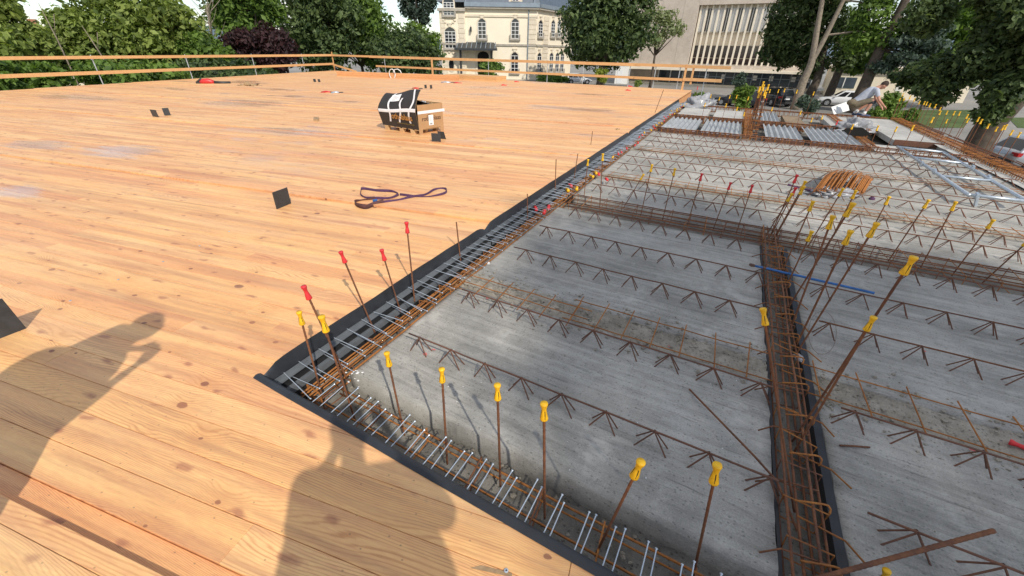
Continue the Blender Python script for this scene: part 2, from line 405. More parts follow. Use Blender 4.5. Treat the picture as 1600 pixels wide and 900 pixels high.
leaf('leaf_dark', (0.014, 0.034, 0.012), (0.125, 0.175, 0.062))
leaf('leaf_purple', (0.018, 0.008, 0.010), (0.062, 0.026, 0.028))
leaf('leaf_blue', (0.03, 0.05, 0.038), (0.10, 0.14, 0.105))
leaf('leaf_lime', (0.13, 0.17, 0.02), (0.30, 0.34, 0.05))
leaf('leaf_pale', (0.14, 0.17, 0.08), (0.30, 0.34, 0.18))
leaf('grass_blades', (0.05, 0.085, 0.02), (0.13, 0.19, 0.05))

def ground_mat():
    k = N('ground_mat'); P = k.pos()
    n1 = k.noise(P, 0.08, 5, 0.6); n2 = k.noise(P, 3, 5, 0.7); n3 = k.noise(P, 60, 3, 0.7)
    c = k.ramp(n1, [(0.35, (0.20, 0.19, 0.175)), (0.65, (0.30, 0.285, 0.26))])
    c = k.mix(0.3, c, k.ramp(n2, [(0.3, 0.25), (0.7, 0.75)]), 'OVERLAY')
    c = k.mix(0.25, c, k.ramp(n3, [(0.3, 0.25), (0.7, 0.75)]), 'OVERLAY')
    k.base(c); k.rough(0.9); k.bump(n3, 0.3, 0.02); M['ground_mat'] = k.m
    k = N('earth'); P = k.pos(); n1 = k.noise(P, 1.2, 6, 0.7); n2 = k.noise(P, 25, 4, 0.7)
    c = k.ramp(n1, [(0.3, (0.14, 0.10, 0.065)), (0.7, (0.30, 0.22, 0.14))]); c = k.mix(0.3, c, k.ramp(n2, [(0.3, 0.2), (0.7, 0.8)]), 'OVERLAY')
    k.base(c); k.rough(0.95); k.bump(n2, 0.5, 0.05); M['earth'] = k.m
    k = N('lawn'); P = k.pos(); n1 = k.noise(P, 0.5, 6, 0.7); n2 = k.noise(P, 40, 4, 0.7)
    c = k.ramp(n1, [(0.3, (0.05, 0.085, 0.02)), (0.7, (0.12, 0.17, 0.045))]); c = k.mix(0.4, c, k.ramp(n2, [(0.3, 0.2), (0.7, 0.8)]), 'OVERLAY')
    k.base(c); k.rough(0.95); k.bump(n2, 0.6, 0.08); M['lawn'] = k.m
    k = N('mountain'); k.base((0.11, 0.155, 0.20)); k.rough(1.0); M['mountain'] = k.m
ground_mat()

# ------------------------------------------------------------------ mesh kit
class MB:
    def __init__(s): s.v, s.f, s.mi, s.mats, s.cur = [], [], [], [], 0
    def use(s, mat):
        if mat not in s.mats: s.mats.append(mat)
        s.cur = s.mats.index(mat); return s
    def add(s, vs, fs):
        b = len(s.v); s.v += [tuple(p) for p in vs]
        for f in fs: s.f.append(tuple(b + i for i in f)); s.mi.append(s.cur)
        return s
    def box(s, c, size, rot=None):
        hx, hy, hz = size[0] / 2, size[1] / 2, size[2] / 2
        c = Vector(c)
        pts = [Vector((x, y, z)) for z in (-hz, hz) for x, y in ((-hx, -hy), (hx, -hy), (hx, hy), (-hx, hy))]
        if rot is not None: pts = [rot @ p for p in pts]
        return s.add([c + p for p in pts], [(3, 2, 1, 0), (4, 5, 6, 7), (0, 1, 5, 4), (1, 2, 6, 5), (2, 3, 7, 6), (3, 0, 4, 7)])
    def hexa(s, lo, hi):                    # lo, hi: four points each, counter-clockwise seen from above
        return s.add(list(lo) + list(hi), [(3, 2, 1, 0), (4, 5, 6, 7), (0, 1, 5, 4), (1, 2, 6, 5), (2, 3, 7, 6), (3, 0, 4, 7)])
    def ubox(s, u0, u1, v0, v1, z0, z1):    # block in slab coordinates
        q = [(u0, v0), (u1, v0), (u1, v1), (u0, v1)]
        return s.hexa([S(a, b, z0) for a, b in q], [S(a, b, z1) for a, b in q])
    def tube(s, pts, r, n=6, caps=True):
        pts = [Vector(p) for p in pts]; rs = r if isinstance(r, (list, tuple)) else [r] * len(pts)
        rings = []; prev = None
        for i, p in enumerate(pts):
            if i == 0: t = pts[1] - p
            elif i == len(pts) - 1: t = p - pts[i - 1]
            else: t = (pts[i + 1] - p).normalized() + (p - pts[i - 1]).normalized()
            if t.length < 1e-9: t = Vector((0, 0, 1))
            t.normalize()
            if prev is None:
                a = Vector((0, 0, 1)) if abs(t.z) < 0.9 else Vector((1, 0, 0))
                x = t.cross(a).normalized()
            else:
                x = prev - t * prev.dot(t)
                x = x.normalized() if x.length > 1e-6 else t.orthogonal().normalized()
            prev = x; y = t.cross(x)
            rings.append([p + (x * math.cos(2 * math.pi * k / n) + y * math.sin(2 * math.pi * k / n)) * rs[i] for k in range(n)])
        vs = [q for rg in rings for q in rg]; fs = []
        for i in range(len(rings) - 1):
            for k in range(n):
                a, b = i * n + k, i * n + (k + 1) % n
                fs.append((a, b, b + n, a + n))
        if caps:
            fs.append(tuple(range(n - 1, -1, -1))); e = (len(rings) - 1) * n; fs.append(tuple(range(e, e + n)))
        return s.add(vs, fs)
    def lathe(s, prof, c=(0, 0, 0), n=10, rot=None):    # prof: (radius, height)
        c = Vector(c); vs = []; fs = []
        for r_, h_ in prof:
            for k in range(n):
                p = Vector((r_ * math.cos(2 * math.pi * k / n), r_ * math.sin(2 * math.pi * k / n), h_))
                vs.append(c + (rot @ p if rot is not None else p))
        for i in range(len(prof) - 1):
            for k in range(n):
                a, b = i * n + k, i * n + (k + 1) % n
                fs.append((a, b, b + n, a + n))
        fs.append(tuple(range(n - 1, -1, -1))); e = (len(prof) - 1) * n; fs.append(tuple(range(e, e + n)))
        return s.add(vs, fs)
    def prism(s, poly, ext):                # planar polygon extruded by a vector
        n = len(poly); poly = [Vector(p) for p in poly]; ext = Vector(ext)
        return s.add(poly + [p + ext for p in poly], [tuple(range(n - 1, -1, -1)), tuple(range(n, 2 * n))] + [(i, (i + 1) % n, n + (i + 1) % n, n + i) for i in range(n)])
    def ball(s, c, r, n=8, m=6, jit=0.0):
        c = Vector(c); r = Vector(r) if not isinstance(r, (int, float)) else Vector((r, r, r)); vs = [c + Vector((0, 0, r.z))]; fs = []
        for i in range(1, m):
            for k in range(n):
                a, b = math.pi * i / m, 2 * math.pi * k / n; j = 1 + random.uniform(-jit, jit)
                vs.append(c + Vector((r.x * math.sin(a) * math.cos(b) * j, r.y * math.sin(a) * math.sin(b) * j, r.z * math.cos(a) * j)))
        vs.append(c - Vector((0, 0, r.z))); L = len(vs) - 1
        for k in range(n):
            fs.append((0, 1 + k, 1 + (k + 1) % n)); e = 1 + (m - 2) * n
            fs.append((L, e + (k + 1) % n, e + k))
        for i in range(m - 2):
            for k in range(n):
                a, b = 1 + i * n + k, 1 + i * n + (k + 1) % n
                fs.append((a, a + n, b + n, b))
        return s.add(vs, fs)
    def grid(s, fn, nu, nv):
        vs = [fn(i / nu, j / nv) for j in range(nv + 1) for i in range(nu + 1)]
        return s.add(vs, [(j * (nu + 1) + i, j * (nu + 1) + i + 1, (j + 1) * (nu + 1) + i + 1, (j + 1) * (nu + 1) + i) for j in range(nv) for i in range(nu)])
    def mesh(s, name, smooth=False):
        me = bpy.data.meshes.new(name); me.from_pydata(s.v, [], s.f)
        for m_ in s.mats: me.materials.append(M[m_])
        if len(s.mats) > 1: me.polygons.foreach_set('material_index', s.mi)
        if smooth: me.polygons.foreach_set('use_smooth', [True] * len(me.polygons))
        me.update(); return me

def link(name, data, parent=None, loc=None):
    o = bpy.data.objects.new(name, data); col.objects.link(o)
    if parent is not None: o.parent = parent
    if loc is not None: o.location = loc
    return o
def tag(o, label, cat, group=None):
    o['label'] = label; o['category'] = cat
    if group: o['group'] = group
    return o
def thing(name, label, cat, loc=(0, 0, 0), rz=0.0, group=None):
    o = link(name, None); o.location = loc; o.rotation_euler = (0, 0, rz); o.empty_display_size = 0.1
    return tag(o, label, cat, group)
def part(name, mb, mat, parent, smooth=False, local=False):
    """a part; its mesh is in world coordinates unless local, where it is in its parent's"""
    if mat and not mb.mats: mb.use(mat); mb.mi = [0] * len(mb.f)
    o = link(name, mb.mesh(name, smooth), parent)
    if not local and parent is not None:
        loc = Vector(parent.location); p = parent.parent
        while p is not None: loc = loc + Vector(p.location); p = p.parent
        o.location = -loc
    return o
def struct(name, mb, mat, smooth=False):
    if mat and not mb.mats: mb.use(mat); mb.mi = [0] * len(mb.f)
    o = link(name, mb.mesh(name, smooth)); o['kind'] = 'structure'; return o
def solid(name, mb, mat, label, cat, group=None, smooth=False):
    if mat and not mb.mats: mb.use(mat); mb.mi = [0] * len(mb.f)
    o = link(name, mb.mesh(name, smooth)); return tag(o, label, cat, group)
def rotz(a): return Matrix.Rotation(a, 3, 'Z')
ORD = ['first', 'second', 'third', 'fourth', 'fifth', 'sixth', 'seventh', 'eighth', 'ninth', 'tenth', 'eleventh', 'twelfth', 'thirteenth', 'fourteenth', 'fifteenth', 'sixteenth', 'seventeenth', 'eighteenth', 'nineteenth', 'twentieth']
def nth(i):
    if i < 20: return ORD[i]
    i += 1
    return '%d%s' % (i, {1: 'st', 2: 'nd', 3: 'rd'}.get(i % 10, 'th'))

# ================================================================== THE SETTING
struct('ground', MB().add([(-1800, -1800, GZ), (1800, -1800, GZ), (1800, 1800, GZ), (-1800, 1800, GZ)], [(0, 1, 2, 3)]), 'ground_mat')
def patch(name, pts, z, mat):
    return struct(name, MB().add([(p.x, p.y, z) for p in pts], [tuple(range(len(pts)))]), mat)
# earth and planting strip round the far end of the slab, lawns beyond
_e = [S(-2, 18.5), S(6.2, 18.6), S(7.4, 17), S(8.6, 2), S(13, 2), S(12, 20), S(8, 25), S(-1, 25)]
patch('planting_strip', _e, GZ + 0.004, 'earth')
patch('lawn', [S(9.5, 20), S(14, 12), S(40, 6), S(52, 22), S(24, 34)], GZ + 0.008, 'lawn')
patch('parking_road', [S(11, 27), S(14.5, 15.5), S(17.5, 3), S(26, -2), S(34, 4), S(24, 22), S(18, 30)], GZ + 0.012, 'ground_mat')
patch('far_lawn', [Vector((-120, 20, 0)), Vector((-24, 10, 0)), Vector((-16, 44, 0)), Vector((-10, 66, 0)), Vector((-90, 110, 0))], GZ + 0.004, 'lawn')
patch('grass_verge', [gp(*q, GZ) for q in ((1392, 200), (1400, 172), (1530, 172), (1505, 200))], GZ + 0.016, 'lawn')
patch('grass_patch', [gp(*q, GZ) for q in ((1590, 200), (1575, 184), (1700, 184), (1720, 206))], GZ + 0.020, 'lawn')
mt = MB()
_pts = []
for i in range(61):
    a = R(-75 + i * 2.5); hgt = 42 + 26 * mnoise.noise(Vector((i * 0.21, 3.1, 0))) + 12 * mnoise.noise(Vector((i * 0.63, 9.1, 0)))
    _pts.append((a, max(14, hgt)))
def _mtn(s, t):
    i = min(60, int(round(s * 60))); a, hh = _pts[i]; d = 1500 + 250 * t
    return Vector((math.sin(a) * d, math.cos(a) * d, GZ + hh * t ** 0.8 * (1 if t < 1 else 1)))
mt.grid(_mtn, 60, 5)
struct('hills', mt, 'mountain', True)

# ------------------------------------------------------------------ deck of sawn boards
SD, PD = head(108), head(18)
LFA = gp(522, 111.5); LFD = head(16.0)                    # left deck edge runs through here
BFA = gp(1067, 142.3)
BFD = (BFA - LFA).normalized()
def halfplane(p, d): return (Vector((p.x, p.y, 0)), Vector((-d.y, d.x, 0)))   # keeps what lies left of direction d
H_left = halfplane(LFA, -LFD)
H_back = halfplane(LFA, -BFD)
H_left = (H_left[0], H_left[1] if (Vector((0, 0, 0)) - H_left[0]).dot(H_left[1]) > 0 else -H_left[1])
H_back = (H_back[0], H_back[1] if (Vector((0, 0, 0)) - H_back[0]).dot(H_back[1]) > 0 else -H_back[1])
def _side(p, d, keep):
    n = Vector((-d.y, d.x, 0)); return (p, n if (keep - p).dot(n) > 0 else -n)
H_u = _side(CORNER, VD, S(-3, 3))
H_v = _side(CORNER, UD, S(1, -3))
def clip(poly, hp):
    p0, n = hp; out = []
    for i in range(len(poly)):
        a, b = poly[i], poly[(i + 1) % len(poly)]
        da, db = (a - p0).dot(n), (b - p0).dot(n)
        if da >= 0: out.append(a)
        if da * db < 0: out.append(a + (b - a) * (da / (da - db)))
    res = []
    for p in out:
        if not res or (p - res[-1]).length > 1e-5: res.append(p)
    if len(res) > 1 and (res[0] - res[-1]).length < 1e-5: res.pop()
    return res
def inset(poly, d):
    q = list(poly)
    for i in range(len(poly)):
        a, b = poly[i], poly[(i + 1) % len(poly)]
        e = b - a
        if e.length < 1e-6: continue
        n = Vector((-e.y, e.x, 0)).normalized()
        if len(q) >= 3: q = clip(q, (a + n * d, n))
    return q
def slab_from_poly(mb, poly, z0, z1, ch=0.002, gap=0.0009):
    a = inset(poly, gap); b = inset(poly, gap + ch)
    if len(a) < 3 or len(b) != len(a): 
        if len(a) < 3: return False
        b = a
    n = len(a)
    vs = [Vector((p.x, p.y, z0)) for p in a] + [Vector((p.x, p.y, z1 - ch)) for p in a] + [Vector((p.x, p.y, z1)) for p in b]
    fs = [tuple(range(2 * n, 3 * n))]
    for i in range(n):
        j = (i + 1) % n
        fs += [(i, j, n + j, n + i), (n + i, n + j, 2 * n + j, 2 * n + i)]
    mb.add(vs, fs); return True
PW = 0.157
pC = CORNER.dot(PD)
rows = [pC + PW * k for k in range(-17, 240)]
rows = [p for p in rows if abs(p - 0.399) > 0.06 and abs(p - 0.242) > 0.06] + [0.405, 0.312, 0.24]
rows = sorted(rows)
def panel_z(p):
    if p < 0.31: return 0.018
    if p < 0.40: return -0.012
    if p < 3.83: return 0.0
    if p < 7.32: return 0.02
    if p < 10.82: return 0.036
    return 0.05 if p < 14.3 else 0.06
deck = MB()
_out = [S(0, 0), BFA - BFD * 0.05 + Vector((0.02, 0, 0)), LFA, LFA - LFD * 50]
core = MB()
core.prism([Vector((p.x, p.y, -0.25)) for p in (S(0.0, 0.0), S(0.0, (uv(BFA)[1])), LFA, LFA - LFD * 50, S(6.8, -7), S(6.8, -0.002))], (0, 0, 0.215))
deck_o = struct('deck', core, 'wood_beam')
pieces = []
for i in range(len(rows) - 1):
    p0, p1 = rows[i], rows[i + 1]; pm = (p0 + p1) / 2
    if p1 - p0 < 0.02: continue
    s = -60 + random.uniform(0, 4); 
    while s < 30:
        ln = random.uniform(2.6, 5.2) if pm < 9 else random.uniform(3.5, 6)
        q = [SD * s + PD * p0, SD * (s + ln) + PD * p0, SD * (s + ln) + PD * p1, SD * s + PD * p1]
        s += ln
        q = clip(q, H_left)
        if len(q) < 3: continue
        q = clip(q, H_back)
        if len(q) < 3: continue
        q = clip(q, H_u) if pm > pC else clip(q, H_v)
        if len(q) < 3: continue
        c = sum(q, Vector()) / len(q)
        if pm < 3 and (uv(c)[0] > 6.6): continue
        if c.length < 60 and c.y > -2.5: pieces.append((c.length, q, pm))
def seen(q):
    for p in q + [sum(q, Vector()) / len(q)]:
        d = p - Vector((0, 0, CAM_H)); zc = d.dot(FW)
        if zc > 0.1 and abs(d.dot(RT) / zc) < 1.27 and abs(d.dot(UP) / zc) < 0.72: return True
    return False
pieces.sort(key=lambda t: t[0])
n_single = 0; rest = MB()
for dist, q, pm in pieces:
    z1 = panel_z(pm) + random.uniform(-0.0012, 0.0012)
    if n_single < 296 and seen(q):
        mb = MB()
        if slab_from_poly(mb, q, z1 - 0.032, z1): part('plank', mb, 'wood_deck', deck_o); n_single += 1
    else: slab_from_poly(rest, q, z1 - 0.032, z1)
ro = part('far_planks', rest, 'wood_deck', deck_o); ro['kind'] = 'stuff'
# screw left standing in the notch by the front edge, a few flush screw heads in the boards
def deck_screw(x, y, r=0.009):
    g = gp(x, y, 0.001); mb = MB().use('screw_steel')
    mb.lathe([(r, 0), (r, 0.003), (r * 0.6, 0.004)], g, 10); mb.use('slot_dark'); mb.lathe([(r * 0.4, 0.0042), (r * 0.4, 0.0046)], g, 6)
    part('screw', mb, None, deck_o)
for x, y in ((791, 892), (255, 409), (185, 437), (312, 384), (110, 470), (358, 362)): deck_screw(x, y, 0.008)
# knots and the notch cut beside the front edge
nm = MB(); nq = [gp(735, 888), gp(752, 884), gp(800, 896), gp(800, 902)]
part('notch', MB().use('canvas').prism([Vector((p.x, p.y, 0.0016)) for p in nq], (0, 0, 0.0012)), None, deck_o)

# ------------------------------------------------------------------ building carcass under deck and slab
cb = MB()
cb.hexa([Vector((p.x, p.y, GZ + 0.001)) for p in (LFA - LFD * 50, S(6.5, -7), S(6.5, 17.3), S(0, 17.3))], [Vector((p.x, p.y, -0.46)) for p in (LFA - LFD * 50, S(6.5, -7), S(6.5, 17.3), S(0, 17.3))])
cb2 = MB().prism([Vector((p.x, p.y, GZ + 0.002)) for p in (S(-0.3, 3), BFA + BFD * -0.3 + Vector((0, -0.3, 0)), LFA + Vector((0.4, -0.4, 0)), LFA - LFD * 40 + Vector((0.4, 0, 0)))], (0, 0, 2.7))
struct('lower_storey', cb, 'concrete_wall'); struct('lower_storey_wall', cb2, 'concrete_wall')

# ------------------------------------------------------------------ concrete slab
def rough_grid(mb, u0, u1, v0, v1, z, nu, nv, amp, fr=6.0, seed=0.0, edge=0.0):
    def f(a, b):
        u, v = u0 + (u1 - u0) * a, v0 + (v1 - v0) * b
        k = mnoise.fractal(Vector((u * fr, v * fr, seed)), 1.0, 2.0, 4)
        zz = z + amp * k
        if edge and (b in (0, 1)): v += edge * mnoise.noise(Vector((u * 7, v, seed + 5)))
        return S(u, v, zz)
    return mb.grid(f, nu, nv)
trench = MB()
rough_grid(trench, 0.03, 6.4, 0.03, 0.46, -0.315, 160, 14, 0.035, 9, 1.3)
rough_grid(trench, -0.02, 0.34, 0.40, 17.4, -0.36, 14, 200, 0.02, 7, 2.3)
rough_grid(trench, 2.52, 2.95, 0.40, 4.7, -0.305, 14, 120, 0.03, 9, 3.1)
rough_grid(trench, 0.2, 6.4, 3.92, 4.72, -0.30, 180, 20, 0.03, 9, 4.7)
rough_grid(trench, 0.1, 6.6, 10.7, 17.4, -0.40, 60, 60, 0.02, 3, 5.5)
slab_o = struct('concrete_slab', trench, 'trench_floor', True)
PANELS = [(0.22, 2.60, 0.415, 1.66), (0.20, 2.60, 1.90, 4.02), (2.86, 6.35, 0.415, 1.66), (2.86, 6.35, 1.90, 4.02),
          (0.24, 6.4, 4.62, 5.72), (0.24, 6.4, 6.02, 8.12), (0.24, 6.4, 8.40, 10.85)]
for k, (u0, u1, v0, v1) in enumerate(PANELS):
    mb = MB(); nu, nv = int((u1 - u0) * 18), int((v1 - v0) * 18)
    def edge_j(t, s): return 0.012 * mnoise.noise(Vector((t * 9, s, k * 3.3)))
    def f(a, b):
        u, v = u0 + (u1 - u0) * a, v0 + (v1 - v0) * b
        if a in (0, 1): u += edge_j(v, 1 + a)
        if b in (0, 1): v += edge_j(u, 4 + b)
        return S(u, v, ZS + 0.006 * mnoise.noise(Vector((u * 2.2, v * 7, k))) + 0.003 * mnoise.noise(Vector((u * 9, v * 14, k))))
    mb.grid(f, nu, nv); n0 = 0; b = nv * (nu + 1)
    rim = [i for i in range(nu + 1)] + [j * (nu + 1) + nu for j in range(1, nv + 1)] + [b + i for i in range(nu - 1, -1, -1)] + [j * (nu + 1) for j in range(nv - 1, 0, -1)]
    base = len(mb.v)
    for i in rim: x, y, z = mb.v[i]; mb.v.append((x, y, ZS - 0.16))
    for i in range(len(rim)):
        j = (i + 1) % len(rim); mb.f.append((rim[j], rim[i], base + i, base + j)); mb.mi.append(0)
    part('slab_panel', mb, 'concrete_slab', slab_o, True)
JOINTS = [(0.2, 2.6, 1.58, 1.98), (2.86, 6.35, 1.58, 1.98), (0.24, 6.4, 5.66, 6.10), (0.24, 6.4, 8.06, 8.46)]
for k, (u0, u1, v0, v1) in enumerate(JOINTS):
    mb = MB(); nu, nv = int((u1 - u0) * 62), 26
    def f(a, b):
        u, v = u0 + (u1 - u0) * a, v0 + (v1 - v0) * b
        e = min(b, 1 - b) * 2
        n1 = mnoise.fractal(Vector((u * 11, v * 11, k * 7)), 0.9, 2.1, 5)
        n2 = abs(mnoise.noise(Vector((u * 26, v * 26, k * 7 + 3))))
        wav = 0.06 * mnoise.noise(Vector((u * 2.3, 0, k)))
        ee = max(0.0, min(1.0, e * 1.6 + wav * 6 - 0.15))
        return S(u, v + wav * 0.6, ZS - 0.016 + ee * (0.026 + 0.024 * n1 - 0.022 * n2))
    mb.grid(f, nu, nv); part('joint_mortar', mb, 'concrete_rough', slab_o, True)
crumbs = MB()
for k in range(2200):
    u0, u1, v0, v1 = random.choice(JOINTS[:2]) if k < 1900 else random.choice(JOINTS[2:])
    u = random.uniform(u0, min(u1, 5.2)); v = random.gauss((v0 + v1) / 2, 0.13); r_ = random.uniform(0.003, 0.009) if k % 5 else random.uniform(0.009, 0.017)
    crumbs.ball(S(u, v, ZS + r_ * 0.4), (r_, r_ * 0.9, r_ * 0.7), 5, 3, 0.35)
for k in range(500):
    u = random.uniform(0.35, 5.0); v = random.uniform(0.45, 4.0); r_ = random.uniform(0.001, 0.0038)
    crumbs.ball(S(u, v, ZS + r_ * 0.4 + 0.003), (r_, r_ * 0.9, r_ * 0.7), 4, 3, 0.35)
for k in range(90):
    u = random.uniform(0.1, 3.0); v = random.uniform(0.08, 0.4); r_ = random.uniform(0.004, 0.016)
    crumbs.ball(S(u, v, -0.295 + r_ * 0.3), (r_, r_ * 0.9, r_ * 0.7), 5, 3, 0.35)
co = part('concrete_crumbs', crumbs, 'concrete_rough', slab_o); co['kind'] = 'stuff'
wp = MB()
for k in range(60):
    g = gp(random.gauss(552, 10), random.gauss(587, 6), ZS) if k < 18 else S(random.uniform(0.3, 2.5), random.uniform(0.45, 1.6), ZS)
    r_ = random.uniform(0.002, 0.007) * (1 if k < 18 else 0.5); wp.ball(g + Vector((0, 0, 0.007)), (r_ * 1.5, r_, r_ * 0.7), 5, 3, 0.4)
wo_ = part('white_chips', wp, 'pebble_white', slab_o); wo_['kind'] = 'stuff'

for (x, y, r_) in ((664, 553, 0.016), (678, 546, 0.010), (762, 466, 0.012), (1091, 457, 0.010), (1443, 548, 0.012), (1520, 703, 0.012), (1045, 541, 0.008), (1190, 243, 0.03), (936, 208, 0.03), (1160, 222, 0.03)):
    g_ = gp(x, y, ZS + 0.009); mb = MB().use('rust_paint_pink'); mb.add([g_ + UD * (r_ * math.cos(a * 0.628) * random.uniform(0.6, 1.5)) + VD * (r_ * math.sin(a * 0.628) * random.uniform(0.5, 1.1)) for a in range(10)], [tuple(range(10))]); part('paint_mark', mb, None, slab_o)
# ------------------------------------------------------------------ edge flashing along the deck, with screws
def sheet(mb, prof, path, mat):
    """a bent sheet: prof = [(out, z)], path = list of (base point, out direction, dz)"""
    mb.use(mat); n = len(prof); vs = []
    for (p, o, dz) in path:
        for j, (a, z) in enumerate(prof): vs.append(p + o * a + Vector((0, 0, z + (dz if j == 0 else 0))))
    fs = [(i * n + j, i * n + j + 1, (i + 1) * n + j + 1, (i + 1) * n + j) for i in range(len(path) - 1) for j in range(n - 1)]
    mb.add(vs, fs)
def flash_thing(v0, v1, label, first):
    root = thing('edge_flashing', label, 'flashing', S(0, v0, -0.2), group='flashing sections along the deck edge')
    path = []; nst = int((v1 - v0) / 0.06) + 2
    for i in range(nst + 1):
        v = v0 + (v1 - v0) * i / nst; a = v - v0; b = v1 - v
        dz = -0.075 * max(0, 1 - a / 0.16) ** 2 - 0.06 * max(0, 1 - b / 0.2) ** 2 + 0.006 * mnoise.noise(Vector((v * 3, 0, 1)))
        path.append((S(0.004 + 0.008 * mnoise.noise(Vector((v * 1.7, 4, 1))), v), UD, dz))
    mb = MB(); sheet(mb, [(0.0, 0.045), (0.006, 0.0), (0.010, -0.075), (0.0105, -0.26)], path, 'membrane')
    part('upright_sheet', mb, None, root, True)
    mb = MB().use('grey_profile'); mb.ubox(0.016, 0.046, v0 + 0.03, v1 - 0.02, -0.088, -0.080); mb.ubox(0.014, 0.020, v0 + 0.03, v1 - 0.02, -0.080, -0.058)
    part('upper_angle', mb, None, root)
    mb = MB().use('black_metal'); mb.ubox(0.012, 0.050, v0 + 0.02, v1 - 0.02, -0.24, -0.125); part('backing_block', mb, None, root)
    mb = MB().use('grey_profile'); mb.ubox(0.052, 0.082, v0 + 0.03, v1 - 0.02, -0.136, -0.128); mb.ubox(0.076, 0.082, v0 + 0.03, v1 - 0.02, -0.17, -0.136)
    part('lower_angle', mb, None, root)
    return root
fl1 = flash_thing(0.0, 2.52, 'black bent flashing with grey angles beside the deck, section at the near corner', True)
fl2 = flash_thing(2.50, 9.0, 'black bent flashing along the deck edge, long middle section past the overlap', False)
fl3 = flash_thing(8.97, 17.6, 'black bent flashing along the deck edge, farthest section by the plastic bag', False)
def screw_mesh(L=0.30, r=0.0029):
    mb = MB().use('screw_steel')
    pr = [(r * 0.95, 0)]
    nth_ = 26
    for i in range(nth_): z = L * 0.96 * i / nth_; pr += [(r * 0.78, z + 0.001), (r * 1.15, z + L * 0.96 / nth_ * 0.55)]
    pr += [(r * 0.9, L * 0.965), (r * 2.1, L * 0.985), (r * 2.1, L)]
    mb.lathe(pr, n=6); return mb.mesh('screw', True)
SCREW = screw_mesh()
SCREW_LO = MB().use('screw_steel').lathe([(0.0034, 0), (0.0034, 0.27), (0.007, 0.275), (0.007, 0.28)], n=5).mesh('screw')
def put_screw(base, d, parent, mesh=SCREW, k=1.0):
    o = link('screw', mesh, parent, base - Vector(parent.location)); o.rotation_mode = 'QUATERNION'; o.rotation_quaternion = d.normalized().to_track_quat('Z', 'Y'); o.scale = (1, 1, k); return o
v = 0.13; far_scr = MB()
while v < 17.2:
    root = fl1 if v < 2.52 else fl2 if v < 9 else fl3
    for j in range(2):
        vv = v + 0.035 * j + random.uniform(-0.012, 0.012); d = UD + VD * random.uniform(-0.16, 0.10) + Vector((0, 0, random.uniform(-0.13, 0.02)))
        bz = -0.055 - 0.055 * j + random.uniform(-0.008, 0.008)
        if v < 6.5: put_screw(S(0.0, vv, bz), d, root, SCREW if v < 4 else SCREW_LO, random.uniform(0.82, 1.02))
        else: far_scr.use('screw_steel').tube([S(0, vv, bz), S(0, vv, bz) + d.normalized() * 0.27], 0.0045, 4)
    v += 0.125
fo = part('far_screws', far_scr, None, fl3); fo['kind'] = 'stuff'
# front edge strip: rolled black membrane over the board ends, screws reaching into the trench
es = thing('edge_strip', 'rounded black strip along the front board ends, studded with long screws', 'edge strip', S(1, 0, -0.1))
mb = MB(); path = []
for i in range(120):
    u = -0.03 + 6.6 * i / 119; path.append((S(u, 0.0 + 0.004 * mnoise.noise(Vector((u * 2, 1, 7))), 0.0), VD, 0))
sheet(mb, [(-0.012, 0.003), (0.004, 0.011), (0.020, 0.010), (0.034, 0.002), (0.042, -0.016), (0.043, -0.24)], path, 'membrane')
part('membrane_roll', mb, None, es, True)
u = 0.36
while u < 4.6:
    for j in range(2):
        uu = u + 0.032 * j + random.uniform(-0.008, 0.008); d = VD + UD * random.uniform(-0.02, 0.06) + Vector((0, 0, random.uniform(0.02, 0.07)))
        if u > 2.2: d += UD * 0.05
        put_screw(S(uu, 0.036, -0.05 - 0.02 * j), d, es, SCREW, random.uniform(0.58, 0.74))
    u += random.uniform(0.115, 0.14)

# ------------------------------------------------------------------ reinforcement
def wob(a, b, n=8, amp=0.006, seed=0):
    return [a.lerp(b, i / n) + Vector((mnoise.noise(Vector((i * 0.9, seed, 1))), mnoise.noise(Vector((i * 0.9, seed, 7))), mnoise.noise(Vector((i * 0.9, seed, 13))))) * amp for i in range(n + 1)]
def cage(label, axis, a0, a1, bars, hoop, step, mat_bar='rust_orange', mat_hoop='rust_orange', rb=0.006, rh=0.0042, near=None, skew=0.02, group=None):
    """bars: cross-section positions (t, z); hoop: (t0, t1, z0, z1); axis 'u' or 'v'"""
    P = (lambda a, t, z: S(a, t, z)) if axis == 'u' else (lambda a, t, z: S(t, a, z))
    root = thing('rebar_cage', label, 'rebar cage', P((a0 + a1) / 2, (hoop[0] + hoop[1]) / 2, hoop[2]), group=group)
    for k, (t, z) in enumerate(bars):
        n = max(6, int((a1 - a0) / 0.4)); b = P(a0 + random.uniform(-0.03, 0.05), t, z); e = P(a1 + random.uniform(-0.05, 0.03), t, z)
        mb = MB().use(random.choice([mat_bar, mat_bar, 'rust_bar'])); mb.tube(wob(b, e, n, 0.008, k * 3.7 + a1), rb * random.uniform(0.85, 1.15), 6); part('long_bar', mb, None, root, True)
    far = MB().use(mat_hoop); a = a0 + 0.06
    t0, t1, z0, z1 = hoop
    while a < a1 - 0.03:
        j = lambda: random.uniform(-0.008, 0.008); sk = random.uniform(-skew, skew)
        pts = [P(a + sk, t0 + j(), z0), P(a - sk, t1 + j(), z0), P(a - sk, t1 + j(), z1 + j()), P(a + sk, t0 + j(), z1 + j()), P(a + sk, t0 + 0.002, z0)]
        if near is None or a < near:
            mb = MB().use(random.choice([mat_hoop, mat_hoop, 'rust_bar'])); mb.tube(pts, rh, 5); part('stirrup', mb, None, root)
        else: far.tube(pts, rh, 4)
        a += step * random.uniform(0.85, 1.15)
    if far.f: o = part('far_stirrups', far, None, root); o['kind'] = 'stuff'
    return root
